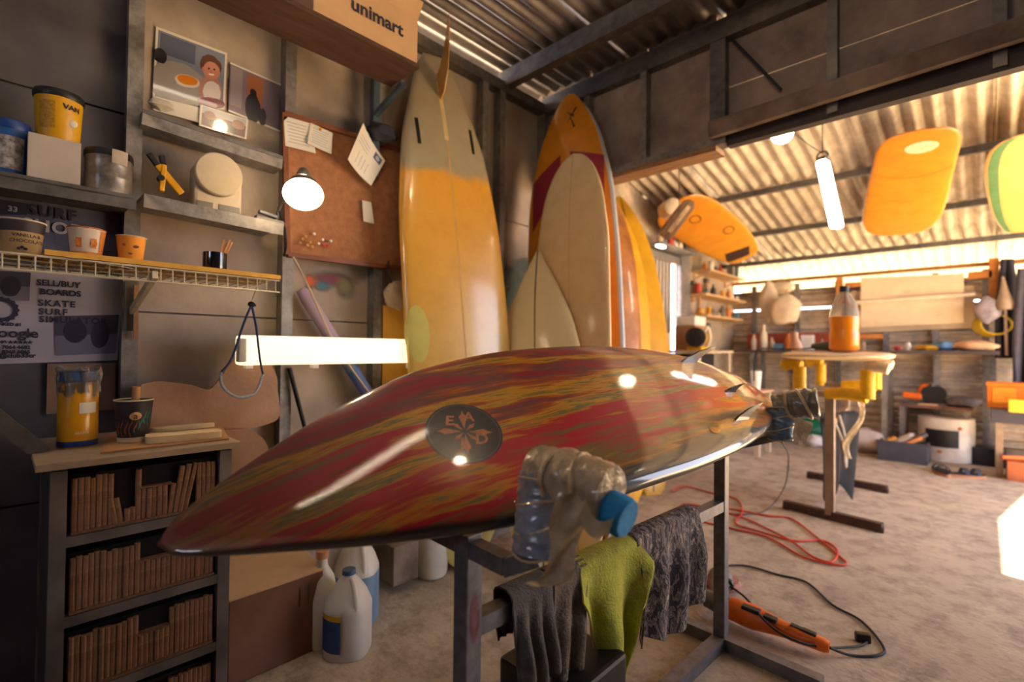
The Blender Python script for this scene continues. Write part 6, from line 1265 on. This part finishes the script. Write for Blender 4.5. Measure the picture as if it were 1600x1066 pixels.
# sandals
def sandal(label, px, py, rot):
    p = gp(px, py); mt = M.Translation(p) @ M.Rotation(rot, 4, 'Z'); t = thing('sandal', label, 'sandal', mtx=mt, group='pair of dark sandals')
    pts = [V((.13*math.cos(a), (.045+.008*math.cos(a))*math.sin(a), 0)) for a in [i*PI/14 for i in range(28)]]
    MB().poly(pts, (0, 0, 1), .022).build('sole', mat('sole_tan', (176, 120, 84), .8), t, local=True); MB().poly([q+V((0, 0, .022)) for q in pts], (0, 0, 1), .01).build('footbed', blackr, t, local=True)
    for x in (.05, -.03):
        b = MB(); b.grid(lambda u, v: V((x+.03*v, .05*math.cos(PI*u), .025+.05*math.sin(PI*u))), 12, 2, .004); b.build('strap', mat('strap_navy', (40, 42, 54), .8), t, local=True, smooth=60)
sandal('dark sandal standing left on the floor before the white drum', 1472, 741, 1.9); sandal('dark sandal lying right of its pair before the dark table', 1510, 746, .5)
# dark table, orange crate and tray at the right edge
tx0, tx1 = onY(1548, 640, 5.7).x, .95; ty0 = 5.62; tz = onY(1570, 640, 5.65).z
t = bench('dark_table', 'dark grey table at the right edge before the far wall', tx0, tx1, ty0, 6.1, tz+.0, mat('table_slate', (62, 58, 66), .6), (tx0+.05, tx1-.05), .11, 'table', stm)
c0 = onY(1542, 612, 5.75); c1 = onY(1600, 612, 5.75); t = thing('orange_crate', 'orange plastic crate standing on the dark table', 'crate', (c0.x+.13, 5.85, tz)); 
MB().bx((c0.x, 5.75, tz+.001), (c0.x+.36, 6.0, tz+.20), .006).build('crate_body', mat('crate_orange', (220, 112, 16), .5, 0, .08, 10), t)
MB().bx((c0.x+.03, 5.742, tz+.04), (c0.x+.17, 5.749, tz+.17), .003).build('side_panel', mat('crate_amber', (232, 138, 20), .5), t); MB().bx((c0.x-.006, 5.742, tz+.18), (c0.x+.366, 6.006, tz+.21), .004).build('rim', mat('crate_orange', (220, 112, 16)), t)
q = onY(1592, 634, 5.60); MB().bx(q-V((.06, .02, .055)), q+V((.2, .012, .045)), .008).build('yellow_tray', mat('tray_yellow', (222, 190, 50), .5), label='yellow tray hung on the front of the dark table', cat='tray')
q = gp(1582, 752); t = thing('tool_carton', 'rust orange carton with tools on the floor at the right edge', 'box', q+V((.1, .1, 0))); MB().bx(q+V((-.03, .0, .001)), q+V((.30, .26, .15)), .004).build('carton_body', mat('carton_rust', (176, 96, 56), .8, 0, .1, 8), t); MB().bx(q+V((.10, -.001, .05)), q+V((.14, -.0001, .11))).build('paper_label', paperm, t)
MB().bar(q+V((-.06, .06, .17)), q+V((.14, .14, .175)), .03, .03, bev=.008).build('orange_knife', orangem, label='orange handled knife lying across the rust carton', cat='knife')
MB().bx(q+V((-.25, .55, .001)), q+V((-.02, .75, .16)), .01).build('black_case', blackm, label='low black case on the floor behind the sandals', cat='case')
MB().bx((-.2, 6.30, .001), (.3, 6.44, .14), .004).build('timber_block', woodd, label='timber block on the floor along the far wall', cat='timber')
